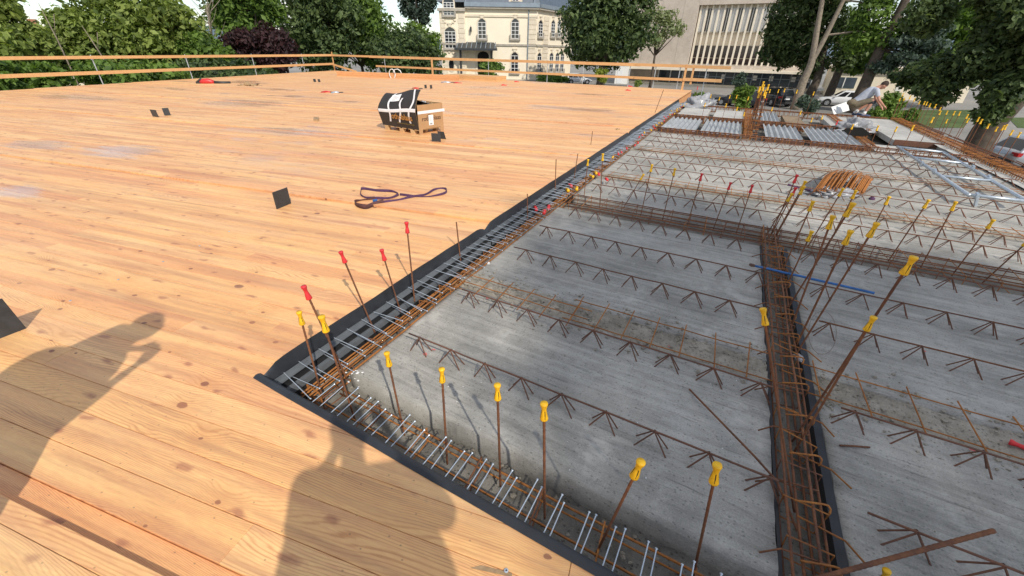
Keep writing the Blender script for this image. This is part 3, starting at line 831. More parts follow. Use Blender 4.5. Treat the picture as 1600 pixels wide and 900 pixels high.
cage('rusty rebar cage lying in the trench beside the deck flashing', 'v', 0.12, 17.3,
     [(0.13, -0.165), (0.165, -0.155), (0.215, -0.135), (0.245, -0.17), (0.12, -0.25), (0.21, -0.26)], (0.115, 0.25, -0.27, -0.14), 0.26, near=6.0, rb=0.0066)
cage('rusty rebar cage in the front trench below the long screws', 'u', 0.18, 6.2,
     [(0.17, -0.205), (0.30, -0.20), (0.14, -0.275), (0.31, -0.275)], (0.13, 0.32, -0.285, -0.195), 0.33, near=3.6, rb=0.006, rh=0.0045, skew=0.008)
c2 = cage('rusty rebar cage of the beam running between the two near slab bays', 'v', 0.35, 4.6,
     [(2.635, -0.13), (2.68, -0.145), (2.735, -0.12), (2.775, -0.15), (2.645, -0.25), (2.76, -0.26)], (2.63, 2.785, -0.265, -0.12), 0.2, mat_bar='rust_bar', rb=0.0058, rh=0.0038, skew=0.035)
for k in range(20):                                           # hooked tails that stick out over both slab bays
    v = 0.55 + k * 0.175 + random.uniform(-0.03, 0.03); sd = 1 if k % 2 else -1
    a = S(2.72 - 0.05 * sd, v, -0.125); b = S(2.72 + 0.12 * sd, v - 0.02, -0.13); c = S(2.72 + (0.17 + random.uniform(0, 0.05)) * sd, v - 0.055, -0.165)
    mb = MB().use('rust_orange' if sd > 0 else 'rust_bar'); mb.tube([a, a.lerp(b, 0.6), b, c], 0.0042, 6); part('hook', mb, None, c2, True)
for k in range(13):                                           # double loops bent round the right-hand bar
    v = 0.5 + k * 0.28; mb = MB().use('rust_orange')
    pts = []
    for i in range(9):
        t = i / 8; pts.append(S(2.66 + 0.135 * math.sin(t * math.pi * 0.6), v + 0.05 * t - 0.12 * max(0, t - 0.6), -0.115 + 0.02 * math.sin(t * math.pi) - 0.06 * max(0, t - 0.75)))
    mb.tube(pts, 0.0048, 5); part('bent_tie', mb, None, c2, True)
cage('long rusty rebar cage lying in the cross beam between near and far slabs', 'u', 0.30, 6.3,
     [(4.10, -0.13), (4.16, -0.15), (4.24, -0.12), (4.34, -0.14), (4.42, -0.12), (4.50, -0.13), (4.13, -0.26), (4.48, -0.26), (4.2, -0.2), (4.4, -0.21)], (4.08, 4.52, -0.27, -0.12), 0.2, near=4.8, mat_bar='rust_bar', rb=0.0055, rh=0.0038)
# dark steel angle along the beam
mb = MB().use('black_metal'); mb.ubox(2.815, 2.855, 0.41, 4.05, -0.24, ZS + 0.006)
solid('steel_angle', mb, None, 'dark steel edge strip beside the beam cage, along the right slab bay', 'steel strip')
mb = MB().use('black_metal'); mb.ubox(2.604, 2.618, 0.41, 4.05, -0.24, ZS - 0.002)
solid('steel_angle', mb, None, 'thin dark steel edge strip along the left side of the beam cage', 'steel strip')

# lattice girders cast into the slab panels
def rod4(sp=0.1, spv=0.032, hh=0.118, r=0.0042, n=5):
    mb = MB().use('rust_dark')
    for a in (-1, 1):
        for b in (-1, 1):
            mb.tube([Vector((0, 0, 0.002)) + VD * (0.006 * b), UD * (a * sp) + VD * (b * spv) + Vector((0, 0, -hh))], r, n, False)
    return mb.mesh('strut')
STRUT = [rod4(0.074, 0.03), rod4(0.066, 0.026), rod4(0.082, 0.034), rod4(0.07, 0.036), rod4(0.078, 0.024)]
GZ_CH = ZS + 0.113
PLACE = {0: 'nearest the front trench', 1: 'just before the first mortar joint', 2: 'just behind the first mortar joint', 3: 'midway to the cross beam', 4: 'last before the cross beam'}
def girder(u0, u1, v, label, singles=True, pitch=0.257, fine=True):
    root = thing('lattice_girder', label, 'lattice girder', S(u0, v, ZS), group='lattice girders cast into the slab')
    dv = random.uniform(-0.012, 0.012)
    pts = wob(S(u0, v, GZ_CH), S(u1, v + dv, GZ_CH), 14, 0.006, v * 3 + u0)
    mb = MB().use('rust_dark' if random.random() < 0.6 else 'rust_bar'); mb.tube(pts, 0.0055 if fine else 0.006, 6); part('top_chord', mb, None, root, True)
    u = u0 + random.uniform(0.06, 0.16); far = MB().use('rust_dark')
    while u < u1 - 0.04:
        p = S(u, v + dv * (u - u0) / (u1 - u0), GZ_CH)
        if singles:
            o = link('strut', random.choice(STRUT), root, p - Vector(root.location)); o.rotation_euler = (0, 0, random.uniform(-0.06, 0.06))
        else:
            for a in (-1, 1):
                for b in (-1, 1): far.tube([p, p + UD * (a * 0.095) + VD * (b * 0.03) + Vector((0, 0, -0.115))], 0.0042, 4, False)
        u += pitch
    if far.f: o = part('struts', far, None, root); o['kind'] = 'stuff'
for k, v in enumerate((0.81, 1.475, 2.41, 3.05, 3.80)):
    girder(0.40, 2.59, v, 'lattice girder on the left near slab bay, %s' % PLACE[k])
    girder(2.92, 6.3, v + 0.02, 'lattice girder on the right near slab bay, %s' % PLACE[k])
for k, v in enumerate((4.93, 5.42, 6.42, 7.05, 7.70, 8.78, 9.40, 10.02, 10.55)):
    girder(0.42, 6.3, v, 'lattice girder across the far slab, %s beyond the cross beam' % nth(k), v < 6.0, 0.257, v < 7)

# welded mesh strips over the joints
def mesh_strip(u0, u1, v0, v1, label, n_long=3, step=0.17, tilt=0.0, z=ZS + 0.035):
    root = thing('mesh_strip', label, 'rebar mesh', S(u0, v0, z), group='mesh strips over the slab joints')
    for k in range(n_long):
        t = k / (n_long - 1); va = v0 + (v1 - v0) * t
        mb = MB().use('rust_orange'); mb.tube(wob(S(u0, va, z + 0.01 * mnoise.noise(Vector((k, u0, 3)))), S(u1, va + tilt, z), 10, 0.008, k + u0), 0.0042, 5); part('long_wire', mb, None, root, True)
    u = u0 + 0.06
    while u < u1:
        tt = tilt * (u - u0) / (u1 - u0); mb = MB().use('rust_orange')
        mb.tube([S(u + random.uniform(-0.012, 0.012), v0 - 0.05 + tt, z + 0.007), S(u + random.uniform(-0.012, 0.012), v1 + 0.06 + tt, z + 0.009)], 0.0042, 5); part('cross_wire', mb, None, root)
        u += step
mesh_strip(0.22, 1.40, 1.56, 1.80, 'orange rusty mesh strip over the mortar joint, end next to the deck', 3, 0.2, 0.0, ZS + 0.05)
mesh_strip(1.22, 2.62, 1.63, 1.92, 'orange rusty mesh strip over the mortar joint, left of the beam cage', 2, 0.2, 0.02)
mesh_strip(2.80, 5.4, 1.64, 1.93, 'orange rusty mesh strip over the mortar joint, right of the beam cage', 2, 0.24, 0.02)
mesh_strip(0.4, 6.2, 5.72, 6.02, 'rusty mesh strip over the first joint beyond the cross beam', 3, 0.2)
mesh_strip(0.4, 6.2, 8.12, 8.42, 'rusty mesh strip over the second joint beyond the cross beam', 3, 0.22)

# ------------------------------------------------------------------ capped starter bars
def cap_mesh(mat, n=12, slots=True):
    mb = MB().use(mat)
    mb.lathe([(0.0200, 0.0), (0.0205, 0.006), (0.0175, 0.028), (0.0135, 0.050), (0.0122, 0.062), (0.0145, 0.080), (0.0188, 0.093), (0.0196, 0.1), (0.0185, 0.105)], n=n)
    if slots:
        mb.use('slot_dark')
        for k in range(4):
            rot = rotz(k * math.pi / 2 + 0.4)
            a, b = [rot @ Vector(p) for p in ((0.0192, -0.0022, 0.012), (0.0192, 0.0022, 0.012))], [rot @ Vector(p) for p in ((0.0136, 0.0016, 0.062), (0.0136, -0.0016, 0.062))]
            m_ = [rot @ Vector(p) for p in ((0.0156, 0.002, 0.04), (0.0156, -0.002, 0.04))]
            mb.add(a + m_ + b, [(0, 1, 2, 3), (3, 2, 4, 5)])
    return mb.mesh('cap', True)
CAPS = {('yellow', 1): cap_mesh('cap_yellow'), ('red', 1): cap_mesh('cap_red', 12, False), ('yellow', 0): cap_mesh('cap_yellow', 6, False), ('red', 0): cap_mesh('cap_red', 6, False)}
def starter(base, top, capc, label, r=0.008, cs=1.0, fine=True, group=None, mat='rust_bar', name='starter_bar'):
    base, top = Vector(base), Vector(top); cs *= 0.75 * random.uniform(0.95, 1.05); r *= 0.68
    root = thing(name, label, 'rebar', base, group=group)
    d = (top - base).normalized(); end = top - d * (0.035 * cs) if capc else top
    mb = MB().use(mat)
    if fine:
        n = 40; pts = [base.lerp(end, i / n) for i in range(n + 1)]
        mb.tube(pts, [r * (1.06 if i % 2 else 0.93) for i in range(n + 1)], 8)
    else: mb.tube([base, end], r, 5)
    part('bar', mb, None, root, fine)
    if capc:
        o = link('cap', CAPS[(capc, 1 if fine else 0)], root, top - d * (0.105 * cs) - base)
        o.rotation_mode = 'QUATERNION'; o.rotation_quaternion = d.to_track_quat('Z', 'Y'); o.scale = (cs, cs, cs)
    return root
def px_bar(bx, by, tx, ty, capc, label, z=-0.24, **kw):
    b = gp(bx, by, z); return starter(b, above(b, tx, ty), capc, label, **kw)
G1 = 'capped bars standing in the front trench'
for k, (bx, by, tx, ty) in enumerate([(505, 625, 467, 487), (556, 660, 502, 494), (632, 680, 604, 551), (699, 725, 690, 576), (782, 760, 777, 601), (851, 810, 850, 630), (930, 868, 1002, 721), (1083, 900, 1121, 726)]):
    px_bar(bx, by, tx, ty, 'yellow', 'yellow-capped rusty bar in the front trench, %s from the flashing corner' % nth(k), r=0.0082, group=G1, z=-0.26, cs=1.12 if k in (1, 6, 7) else 1.0)
for k, (bx, by, tx, ty, lab) in enumerate([(541, 590, 474, 447, 'nearest the flashing corner, behind two yellow caps'), (586, 520, 532, 393, 'leaning, second from the flashing corner'), (626, 488, 596, 390, 'third from the flashing corner'), (648, 472, 635, 347, 'fourth and tallest beside the deck')]):
    px_bar(bx, by, tx, ty, 'red', 'red-capped rusty bar beside the deck flashing, %s' % lab, z=-0.16, r=0.0085, group='red capped bars beside the flashing', cs=1.05)
for k, (bx, by, tx, ty) in enumerate([(720, 412, 713, 347), (824, 342, 824, 303), (867, 304, 869, 249), (896, 284, 903, 240), (921, 242, 926, 205), (1019, 188, 1037, 140)]):
    px_bar(bx, by, tx, ty, None, 'bare uncapped rusty bar standing beside the deck, %s from the near corner' % nth(k), z=-0.16, r=0.009 if k < 5 else 0.013, fine=k < 4, group='bare bars beside the flashing')
for k, (bx, by, tx, ty, c) in enumerate([(912, 312, 919, 249, 'yellow'), (937, 325, 942, 240, 'yellow'), (974, 325, 1006, 272, 'yellow'), (1001, 337, 1019, 257, 'yellow'), (1035, 344, 1055, 263, 'yellow'), (1074, 351, 1097, 271, 'red'), (1114, 359, 1142, 285, 'red'), (1150, 365, 1176, 289, 'red')]):
    px_bar(bx, by, tx, ty, c, '%s-capped bar on the cross beam left of the cluster, %s from the deck' % (c, nth(k)), r=0.008, group='capped bars along the left of the cross beam', cs=1.1)
CL = [(1201, 374, 1246, 273, 'red'), (1204, 369, 1244, 293, 'red'), (1208, 374, 1259, 283, 'yellow'), (1206, 380, 1257, 291, 'yellow'), (1192, 376, 1238, 302, 'yellow'), (1216, 438, 1271, 314, 'yellow'), (1262, 386, 1318, 294, 'yellow'), (1290, 391, 1338, 297, 'yellow')]
for k, (bx, by, tx, ty, c) in enumerate(CL):
    px_bar(bx, by, tx, ty, c, '%s-capped bar in the cluster at the beam crossing, %s by base from left' % (c, nth(sorted(range(len(CL)), key=lambda i: CL[i][0]).index(k))), r=0.0085, group='bar cluster at the beam crossing', cs=1.15)
for k, (bx, by, tx, ty) in enumerate([(1345, 392, 1390, 307), (1388, 408, 1452, 312), (1438, 419, 1494, 315), (1487, 431, 1553, 343), (1535, 442, 1612, 372)]):
    px_bar(bx, by, tx, ty, 'yellow', 'yellow-capped bar on the right arm of the cross beam, %s from the cluster' % nth(k), r=0.0085, group='capped bars on the right arm of the cross beam', cs=1.1)
for (bx, by, tx, ty, r_, cs, lab) in [(1225, 455, 1269, 361, 0.009, 1.1, 'small and low, farthest along the beam'), (1222, 496, 1334, 317, 0.009, 1.3, 'thick, standing tallest before the rebar bundle'), (1232, 522, 1302, 337, 0.0095, 1.15, 'between the thick one and the low one'),
        (1240, 548, 1330, 360, 0.0095, 1.15, 'third from the near end'), (1236, 566, 1371, 348, 0.008, 1.15, 'thick, beside the blue bar tip'), (1238, 690, 1429, 401, 0.0082, 1.0, 'thick and long, cap farthest to the right'),
        (1241, 706, 1366, 495, 0.0078, 0.95, 'with the lowest cap, right of the beam'), (1241, 800, 1192, 482, 0.0078, 0.95, 'leaning left over the beam')]:
    px_bar(bx, by, tx, ty, 'yellow', 'yellow-capped bar rising from the beam cage, %s' % lab, r=r_, cs=cs, group='capped bars rising from the beam')
# rows far off: upright bars on known lines
def upright(px_, py_, P0, hd, z0, capc, label, **kw):
    t = pv(px_, py_, P0, hd); return starter(Vector((t.x, t.y, z0)), t + Vector((random.uniform(-0.03, 0.03), random.uniform(-0.03, 0.03), 0)), capc, label, fine=False, **kw)
def rowcaps(lst, P0, hd, z0, text, group, r=0.008, cs=1.25):
    for k, q in enumerate(sorted(lst)):
        c = q[2] if len(q) > 2 else 'yellow'
        upright(q[0], q[1], P0, hd, z0, c, '%s-capped bar %s, %s from the left' % (c, text, nth(k)), r=r, cs=cs, group=group)
cv = lambda L, x0, y0, k: [(x0 + q[0] / k, y0 + q[1] / k) + tuple(q[2:]) for q in L]
rowcaps(cv([(590, 135), (605, 172), (570, 178), (655, 155), (685, 178), (728, 200), (770, 202), (800, 208), (825, 222), (868, 227), (898, 252), (903, 282), (975, 282), (970, 352), (1025, 285), (1072, 288), (1120, 310), (1118, 342), (1225, 335), (1245, 350), (1305, 390), (1380, 415), (1420, 402), (1455, 396), (1485, 440), (1550, 457)], 1300, 120, 5.293),
        S(6.62, 0), 26.2, -0.35, 'in the crowded row along the right slab edge', 'capped bars along the right slab edge', 0.009, 1.15)
rowcaps(cv([(168, 392), (388, 402), (530, 412), (678, 402), (830, 335)], 1300, 120, 5.293), S(0, 11.1), 119, -0.3, 'standing between plastic sheet and steel frame', 'capped bars behind the steel frame', 0.009, 1.35)
rowcaps(cv([(285, 85, 'red'), (398, 155), (470, 177), (565, 160), (627, 160), (727, 175), (835, 90), (917, 110), (993, 110), (1055, 105), (1158, 115), (1300, 130)], 1040, 120, 5.625), S(0, 17.3), 119, -0.3, 'on the far slab edge before the parked cars', 'capped bars along the far slab edge', 0.009, 1.4)
rowcaps(cv([(345, 230), (530, 235), (625, 265), (700, 312), (933, 267), (1198, 300), (1280, 362), (1383, 340), (1505, 385, 'red')], 1040, 120, 5.625), S(0, 13.6), 119, -0.3, 'among the far formwork trays', 'capped bars among the formwork trays', 0.008, 1.3)
# short capped bars lying along the trench
lying = [(838, 328, 'red'), (850, 333, 'red'), (857, 326, 'red'), (888, 298, 'yellow'), (893, 291, 'red'), (901, 296, 'yellow'), (927, 276, 'yellow'), (936, 273, 'red'), (949, 281, 'red'), (932, 271, 'yellow')]
for k, (x, y, c) in enumerate(lying):
    e = gp(x, y, -0.09); b = e - (UD * random.uniform(0.1, 0.6) + VD * random.uniform(-1.0, -0.5)).normalized() * random.uniform(0.16, 0.26)
    starter(b + Vector((0, 0, -0.02)), e, c, '%s cap on a short bar lying beside the trench, %s from near end' % (c, nth(k)), r=0.008, cs=1.5, fine=True, group='capped bars lying beside the trench', mat='rust_orange')
k = 0; v = 6.6
while v < 17:
    c = 'red' if (7.2 < v < 9.4 or 11.5 < v < 13 or random.random() < 0.2) else 'yellow'
    e = S(0.30 + random.uniform(-0.09, 0.1), v, -0.05 + random.uniform(-0.02, 0.03)); b = e + VD * 0.3 + UD * random.uniform(-0.12, -0.02)
    starter(b, e, c, '%s cap on a rebar end along the far trench, %s from near end' % (c, nth(k)), r=0.007, fine=False, cs=1.2, group='capped bar ends along the far trench', mat='rust_orange')
    k += 1; v += random.uniform(0.24, 0.42)

# loose pieces on the near slab
def loose(label, pts, r, mat='rust_bar', cat='rebar', name='loose_bar'):
    mb = MB().use(mat)
    pts = [Vector(p) for p in pts]; q = []
    for a, b in zip(pts[:-1], pts[1:]):
        n = max(2, int((b - a).length / 0.012)); q += [a.lerp(b, i / n) for i in range(n)]
    q.append(pts[-1]); mb.tube(q, [r * (1.06 if i % 2 else 0.93) for i in range(len(q))], 8)
    return solid(name, mb, None, label, cat, smooth=True)
loose('long thin rusty bar lying askew across the slab into the beam cage', [gp(1077, 608, ZS + 0.012), gp(1180, 714, ZS + 0.09), gp(1214, 752, ZS + 0.06), gp(1246, 830, -0.2)], 0.0055)
loose('thick ribbed rusty bar jutting over the slab at the lower right', [gp(1262, 908, -0.10), gp(1553, 829, 0.0)], 0.0095)
loose('short rusty offcut lying flat on the right slab bay', [gp(1312, 696, ZS + 0.008), gp(1335, 697, ZS + 0.008), gp(1359, 699, ZS + 0.008)], 0.005)
b = gp(1640, 715, ZS + 0.05); starter(b, gp(1577, 690, ZS + 0.03), 'red', 'red cap on a bar lying at the right picture edge', r=0.009, cs=1.1)
b = gp(1376, 925, ZS); starter(Vector((b.x, b.y, ZS - 0.02)), above(b, 1386, 891), 'yellow', 'yellow cap just showing at the bottom beside the thick bar', r=0.009)
# blue bar with claw end
bb = thing('pry_bar', 'long blue steel bar with notched end lying across the beam cage', 'pry bar', gp(1230, 425, -0.1))
A, Bp = gp(1178, 415, -0.095), gp(1366, 458, -0.10)
mb = MB().use('blue_paint'); mb.tube(wob(A, Bp, 12, 0.002, 3), 0.011, 8); part('shaft', mb, None, bb, True)
dd = (Bp - A).normalized(); mb = MB().use('rust_dark')
mb.tube([A + dd * 0.01, A - dd * 0.02, A - dd * 0.04 + Vector((0, 0, 0.004))], [0.012, 0.017, 0.010], 8); mb.tube([A + dd * 0.075, A + dd * 0.1], 0.0125, 8); part('claw', mb, None, bb, True)
# wire loops, plastic scrap and mark of pink paint
mb = MB().use('rust_dark'); pts = [gp(1285 + 22 * math.cos(a * 0.33), 520 + 34 * math.sin(a * 0.33), ZS + 0.02 + 0.012 * math.sin(a)) for a in range(20)]
mb.tube(pts, 0.0012, 4); solid('tie_wire', mb, None, 'thin loop of tie wire lying on the slab right of the beam', 'wire', smooth=True)
def crumple(c, rx, ry, rz_, seed, mat, n=16, m=10, amp=0.35, k=2.6):
    mb = MB().use(mat); c = Vector(c)
    def f(a, b):
        th = a * 2 * math.pi; ph = b * math.pi * 0.52
        d = Vector((math.cos(th) * math.sin(ph), math.sin(th) * math.sin(ph), math.cos(ph)))
        j = 1 + amp * mnoise.turbulence(Vector((math.cos(th) * math.sin(ph), math.sin(th) * math.sin(ph), math.cos(ph))) * k + Vector((seed, 0, 0)), 4, False) - amp * 0.5
        return c + Vector((d.x * rx * j, d.y * ry * j, max(0.0, d.z * rz_ * j)))
    mb.grid(f, n, m); return mb
solid('plastic_scrap', crumple(gp(1247, 560, ZS + 0.001), 0.035, 0.05, 0.03, 2.0, 'plastic_sheet', 12, 8), None, 'crumpled bit of clear plastic beside the beam near the mortar joint', 'plastic scrap', smooth=True)
solid('plastic_scrap', crumple(gp(762, 412, ZS + 0.001), 0.03, 0.02, 0.02, 4.0, 'pebble_white', 12, 8), None, 'small white plastic scrap between deck trench and slab', 'plastic scrap', smooth=True)

# ------------------------------------------------------------------ guard rails
def board(mb, a, b, z0, z1, th, nrm, mat='wood_rail'):
    a, b = Vector((a.x, a.y, 0)), Vector((b.x, b.y, 0)); n = nrm * th
    Z = lambda z: Vector((0, 0, z)); mb.use(mat)
    mb.hexa([a + Z(z0), b + Z(z0), b + n + Z(z0), a + n + Z(z0)], [a + Z(z1), b + Z(z1), b + n + Z(z1), a + n + Z(z1)])
def post_tube(root, p, z0, z1, r=0.021):
    mb = MB().use('galvanised'); mb.tube([Vector((p.x, p.y, z0)), Vector((p.x, p.y, z1))], r, 8); mb.box((p.x, p.y, 0.99), (0.07, 0.07, 0.05)); mb.box((p.x, p.y, 0.46), (0.07, 0.07, 0.05)); part('metal_post', mb, None, root)
def wood_post(root, p, d, n, z0, z1, w=0.10, th=0.03):
    mb = MB(); board(mb, p - d * w / 2, p + d * w / 2, z0, z1, th, n); part('wood_post', mb, None, root)
NL = Vector((LFD.y, -LFD.x, 0)); NL = NL if NL.x > 0 else -NL           # inward
gl = thing('guard_rail', 'timber guard rail along the left deck edge before the bushes', 'guard rail', LFA - LFD * 9)
s = 0.0; k = 0
while s < 34:
    ln = random.uniform(4.2, 5.2)
    for zz, hgt in ((1.0, 0.125), (0.44, 0.12)):
        a, b = LFA - LFD * max(0, s - 0.25), LFA - LFD * (s + ln)
        mb = MB(); board(mb, a + NL * (0.01 + 0.028 * (k % 2)), b + NL * (0.01 + 0.028 * (k % 2)), zz + random.uniform(-0.012, 0.012), zz + hgt, 0.027, NL); part('rail', mb, None, gl)
    s += ln; k += 1
for x, y in ((172, 134), (308, 125.2), (406, 119.0), (480, 114.3)):
    p = gp(x, y); t = (p - LFA).dot(-LFD); post_tube(gl, LFA - LFD * t - NL * 0.03, -0.35, 1.16)
post_tube(gl, LFA - LFD * 26 - NL * 0.03, -0.35, 1.16)
wood_post(gl, LFA + NL * 0.06, BFD, NL, -0.1, 1.27)
NB = Vector((BFD.y, -BFD.x, 0)); NB = NB if NB.y < 0 else -NB
gb = thing('guard_rail', 'timber guard rail along the back deck edge before the mansion', 'guard rail', (LFA + BFA) / 2)
Lb = (BFA - LFA).length; s = 0.0; k = 0
def onback(x, y=0):
    p = gp(x, 111.5 + (x - 522) * (142.3 - 111.5) / (1067 - 522)); return (p - LFA).dot(BFD)
while s < Lb:
    ln = min(random.uniform(3.8, 5.0), Lb - s)
    for zz, hgt in ((0.98, 0.13), (0.42, 0.115)):
        a0 = max(0, s - 0.2)
        if zz < 0.5:
            if s + ln < onback(590): continue
            a0 = max(a0, onback(590))
        mb = MB(); board(mb, LFA + BFD * a0 + NB * (0.01 + 0.03 * (k % 2)), LFA + BFD * (s + ln) + NB * (0.01 + 0.03 * (k % 2)), zz + random.uniform(-0.012, 0.012), zz + hgt, 0.027, NB); part('rail', mb, None, gb)
    s += ln; k += 1
a, b = LFA + BFD * 0.1 + NB * 0.12, LFA + BFD * onback(563) + NB * 0.3
mb = MB().use('wood_rail'); mb.hexa([a + Vector((0, 0, 0.42)), b + Vector((0, 0, 0.02)), b + NB * 0.027 + Vector((0, 0, 0.02)), a + NB * 0.027 + Vector((0, 0, 0.42))], [a + Vector((0, 0, 0.54)), b + Vector((0, 0, 0.14)), b + NB * 0.027 + Vector((0, 0, 0.14)), a + NB * 0.027 + Vector((0, 0, 0.54))]); part('fallen_rail', mb, None, gb)
for x in (603, 763, 854, 909, 980, 1019, 1056): post_tube(gb, LFA + BFD * onback(x) - NB * 0.03, -0.4, 1.12)
wood_post(gb, LFA + BFD * onback(678) + NB * 0.08, BFD, NB, -0.1, 1.1, 0.13)
gr_ = thing('guard_rail', 'short timber guard rail end with paired posts at the far slab corner', 'guard rail', BFA)
for dx, w in ((-0.05, 0.09), (0.28, 0.09)): wood_post(gr_, BFA + BFD * dx + NB * 0.02, BFD, NB, -0.08 if dx < 0 else 0.3, 1.12, w)
for zz in (0.97, 0.44): mb = MB(); board(mb, BFA - BFD * 0.1 + NB * 0.055, BFA + BFD * (1.85 if zz > 0.8 else 1.6) + NB * 0.055, zz, zz + 0.13, 0.027, NB); part('rail', mb, None, gr_)
post_tube(gr_, BFA + BFD * 0.85 - NB * 0.02, -0.8, 1.2)

# ------------------------------------------------------------------ crate on pallet
def text_mesh(txt, size, mat, ext=0.0008, bold=False):
    cu = bpy.data.curves.new('lettering', 'FONT'); cu.body = txt; cu.size = size; cu.extrude = ext; cu.align_x = 'CENTER'; cu.align_y = 'CENTER'; cu.resolution_u = 3
    if bold: cu.offset = size * 0.012
    o = bpy.data.objects.new('lettering', cu); col.objects.link(o)
    bpy.context.view_layer.update()
    dg = bpy.context.evaluated_depsgraph_get(); me = bpy.data.meshes.new_from_object(o.evaluated_get(dg)); me.materials.clear(); me.materials.append(M[mat])
    bpy.data.objects.remove(o); return me
def letter(txt, size, mat, parent, center, xdir, up, bold=False):
    """flat print lying on a face; all directions in the parent's frame"""
    o = link('lettering', text_mesh(txt, size, mat, bold=bold), parent); xdir = xdir.normalized(); up = up.normalized(); n = xdir.cross(up)
    o.matrix_local = Matrix(((xdir.x, up.x, n.x, center.x), (xdir.y, up.y, n.y, center.y), (xdir.z, up.z, n.z, center.z), (0, 0, 0, 1))); return o
NC = gp(656, 213.5); E1, E2 = head(-55), head(37); BL, BW = 1.12, 0.70
cr = thing('cardboard_crate', 'brown and black cardboard crate on a pallet, wrapped in white tape', 'crate', NC)
B = lambda a, b, z: E1 * a + E2 * b + Vector((0, 0, z))       # local frame of the crate
def bblock(mb, a0, a1, b0, b1, z0, z1):
    q = [(a0, b0), (a0, b1), (a1, b1), (a1, b0)]; mb.hexa([B(a, b, z0) for a, b in q], [B(a, b, z1) for a, b in q]); return mb
for b0 in (0.0, BW / 2 - 0.04, BW - 0.08):
    part('pallet_board', bblock(MB().use('wood_pallet'), 0.02, BL - 0.02, b0, b0 + 0.08, 0, 0.02), None, cr, local=True)
    for a0 in (0.16, 0.5, BL - 0.14): part('pallet_block', bblock(MB().use('wood_pallet'), a0, a0 + 0.11, b0, b0 + 0.08, 0.021, 0.11), None, cr, local=True)
for i in range(6): a0 = 0.02 + i * 0.19; part('pallet_board', bblock(MB().use('wood_pallet'), a0, a0 + 0.12, 0, BW, 0.111, 0.13), None, cr, local=True)
mb = MB().use('cardboard')
H0, H1 = 0.132, 0.60
def wall(mb, a0, b0, a1, b1, z0, z1, mat, t=0.008):
    mb.use(mat); p, q = B(a0, b0, 0), B(a1, b1, 0); d = (q - p).normalized(); n = Vector((-d.y, d.x, 0)) * t; Z = lambda z: Vector((0, 0, z))
    mb.hexa([p + Z(z0), q + Z(z0), q + n + Z(z0), p + n + Z(z0)], [p + Z(z1), q + Z(z1), q + n + Z(z1), p + n + Z(z1)])
wall(mb, 0, 0, 0, BW, H0, H1, 'cardboard'); wall(mb, 0, 0, 0, 0.10, 0.0, H0, 'cardboard'); wall(mb, 0, BW - 0.10, 0, BW, 0.0, H0, 'cardboard')
part('end_panel', mb, None, cr, local=True)
mb = MB(); wall(mb, 0.02, BW, BL, BW, H0, H1, 'cardboard'); part('back_panel', mb, None, cr, local=True)
mb = MB(); wall(mb, BL, 0, BL, BW, H0, H1, 'cardboard'); part('far_end_panel', mb, None, cr, local=True)
# the bulging black side with its lid flap folded over
prof = [(0.0, 0.125), (-0.018, 0.22), (-0.05, 0.36), (-0.07, 0.47), (-0.045, 0.55), (0.0, 0.63), (0.06, 0.72), (0.13, 0.80), (0.17, 0.83)]
def side_pt(a, t, off=0.0):
    i = min(len(prof) - 2, int(t * (len(prof) - 1))); f = t * (len(prof) - 1) - i
    o, z = prof[i][0] + (prof[i + 1][0] - prof[i][0]) * f, prof[i][1] + (prof[i + 1][1] - prof[i][1]) * f
    ta = a / BL; o *= 0.75 + 0.45 * ta; z += 0.02 * math.sin(ta * 7) * t + 0.05 * (1 - ta) * t - 0.09 * ta * t
    o -= 0.015 * math.sin(ta * 5 + t * 4) * t
    do, dz = prof[i + 1][0] - prof[i][0], prof[i + 1][1] - prof[i][1]; L = math.hypot(do, dz)
    return B(a, o - off * dz / L, z + off * do / L)
mb = MB().use('black_card'); mb.grid(lambda x, y: side_pt(0.0 + x * (BL + 0.02), y), 24, 24); part('black_side', mb, None, cr, True, local=True)
mb = MB().use('cardboard_edge'); mb.grid(lambda x, y: side_pt(0.002 + x * (BL + 0.016), y, -0.009), 16, 16); part('side_lining', mb, None, cr, True, local=True)
mb = MB().use('black_card'); mb.grid(lambda x, y: B(0.06 + x * (BL - 0.08), 0.16 + y * 0.5, 0.66 - 0.14 * y + 0.02 * math.sin(x * 9)), 12, 8); part('lid_flap', mb, None, cr, True, local=True)
mb = MB().use('opening_dark'); bblock(mb, 0.03, BL - 0.03, 0.05, BW - 0.03, H0, 0.5); part('contents', mb, None, cr, local=True)
mb = MB().use('plastic_sheet')
mb = crumple(B(0.22, 0.42, 0.5), 0.13, 0.12, 0.13, 3.0, 'plastic_sheet', 16, 10, 0.6); part('crumpled_wrap', mb, None, cr, True, local=True)
mb = crumple(B(0.18, 0.56, 0.5), 0.12, 0.1, 0.1, 8.0, 'canvas', 14, 8, 0.6); part('contents', mb, None, cr, True, local=True)
def ribbon(fn, w, n, mat, root, name='tape'):
    mb = MB().use(mat); mb.grid(fn, n, 2); return part(name, mb, None, root, True, local=True)
ribbon(lambda x, y: side_pt(x * BL, 0.40 + 0.085 * (y - 0.5) - 0.03 * x, 0.006), 0, 30, 'tape_white', cr)
mb = MB().use('tape_white'); bblock(mb, -0.006, -0.002, -0.004, BW + 0.05, 0.43, 0.485); part('tape', mb, None, cr, local=True)
for a, wig, t1 in ((0.84, 0.05, 0.95), (0.50, 0.04, 0.72), (0.17, 0.05, 0.97)):
    ribbon(lambda x, y, a=a, wig=wig, t1=t1: side_pt(a + 0.05 * (y - 0.5) + wig * math.sin(x * 7 + a * 4) - 0.06 * x, 0.14 + (t1 - 0.14) * x, 0.010), 0, 24, 'tape_white', cr)
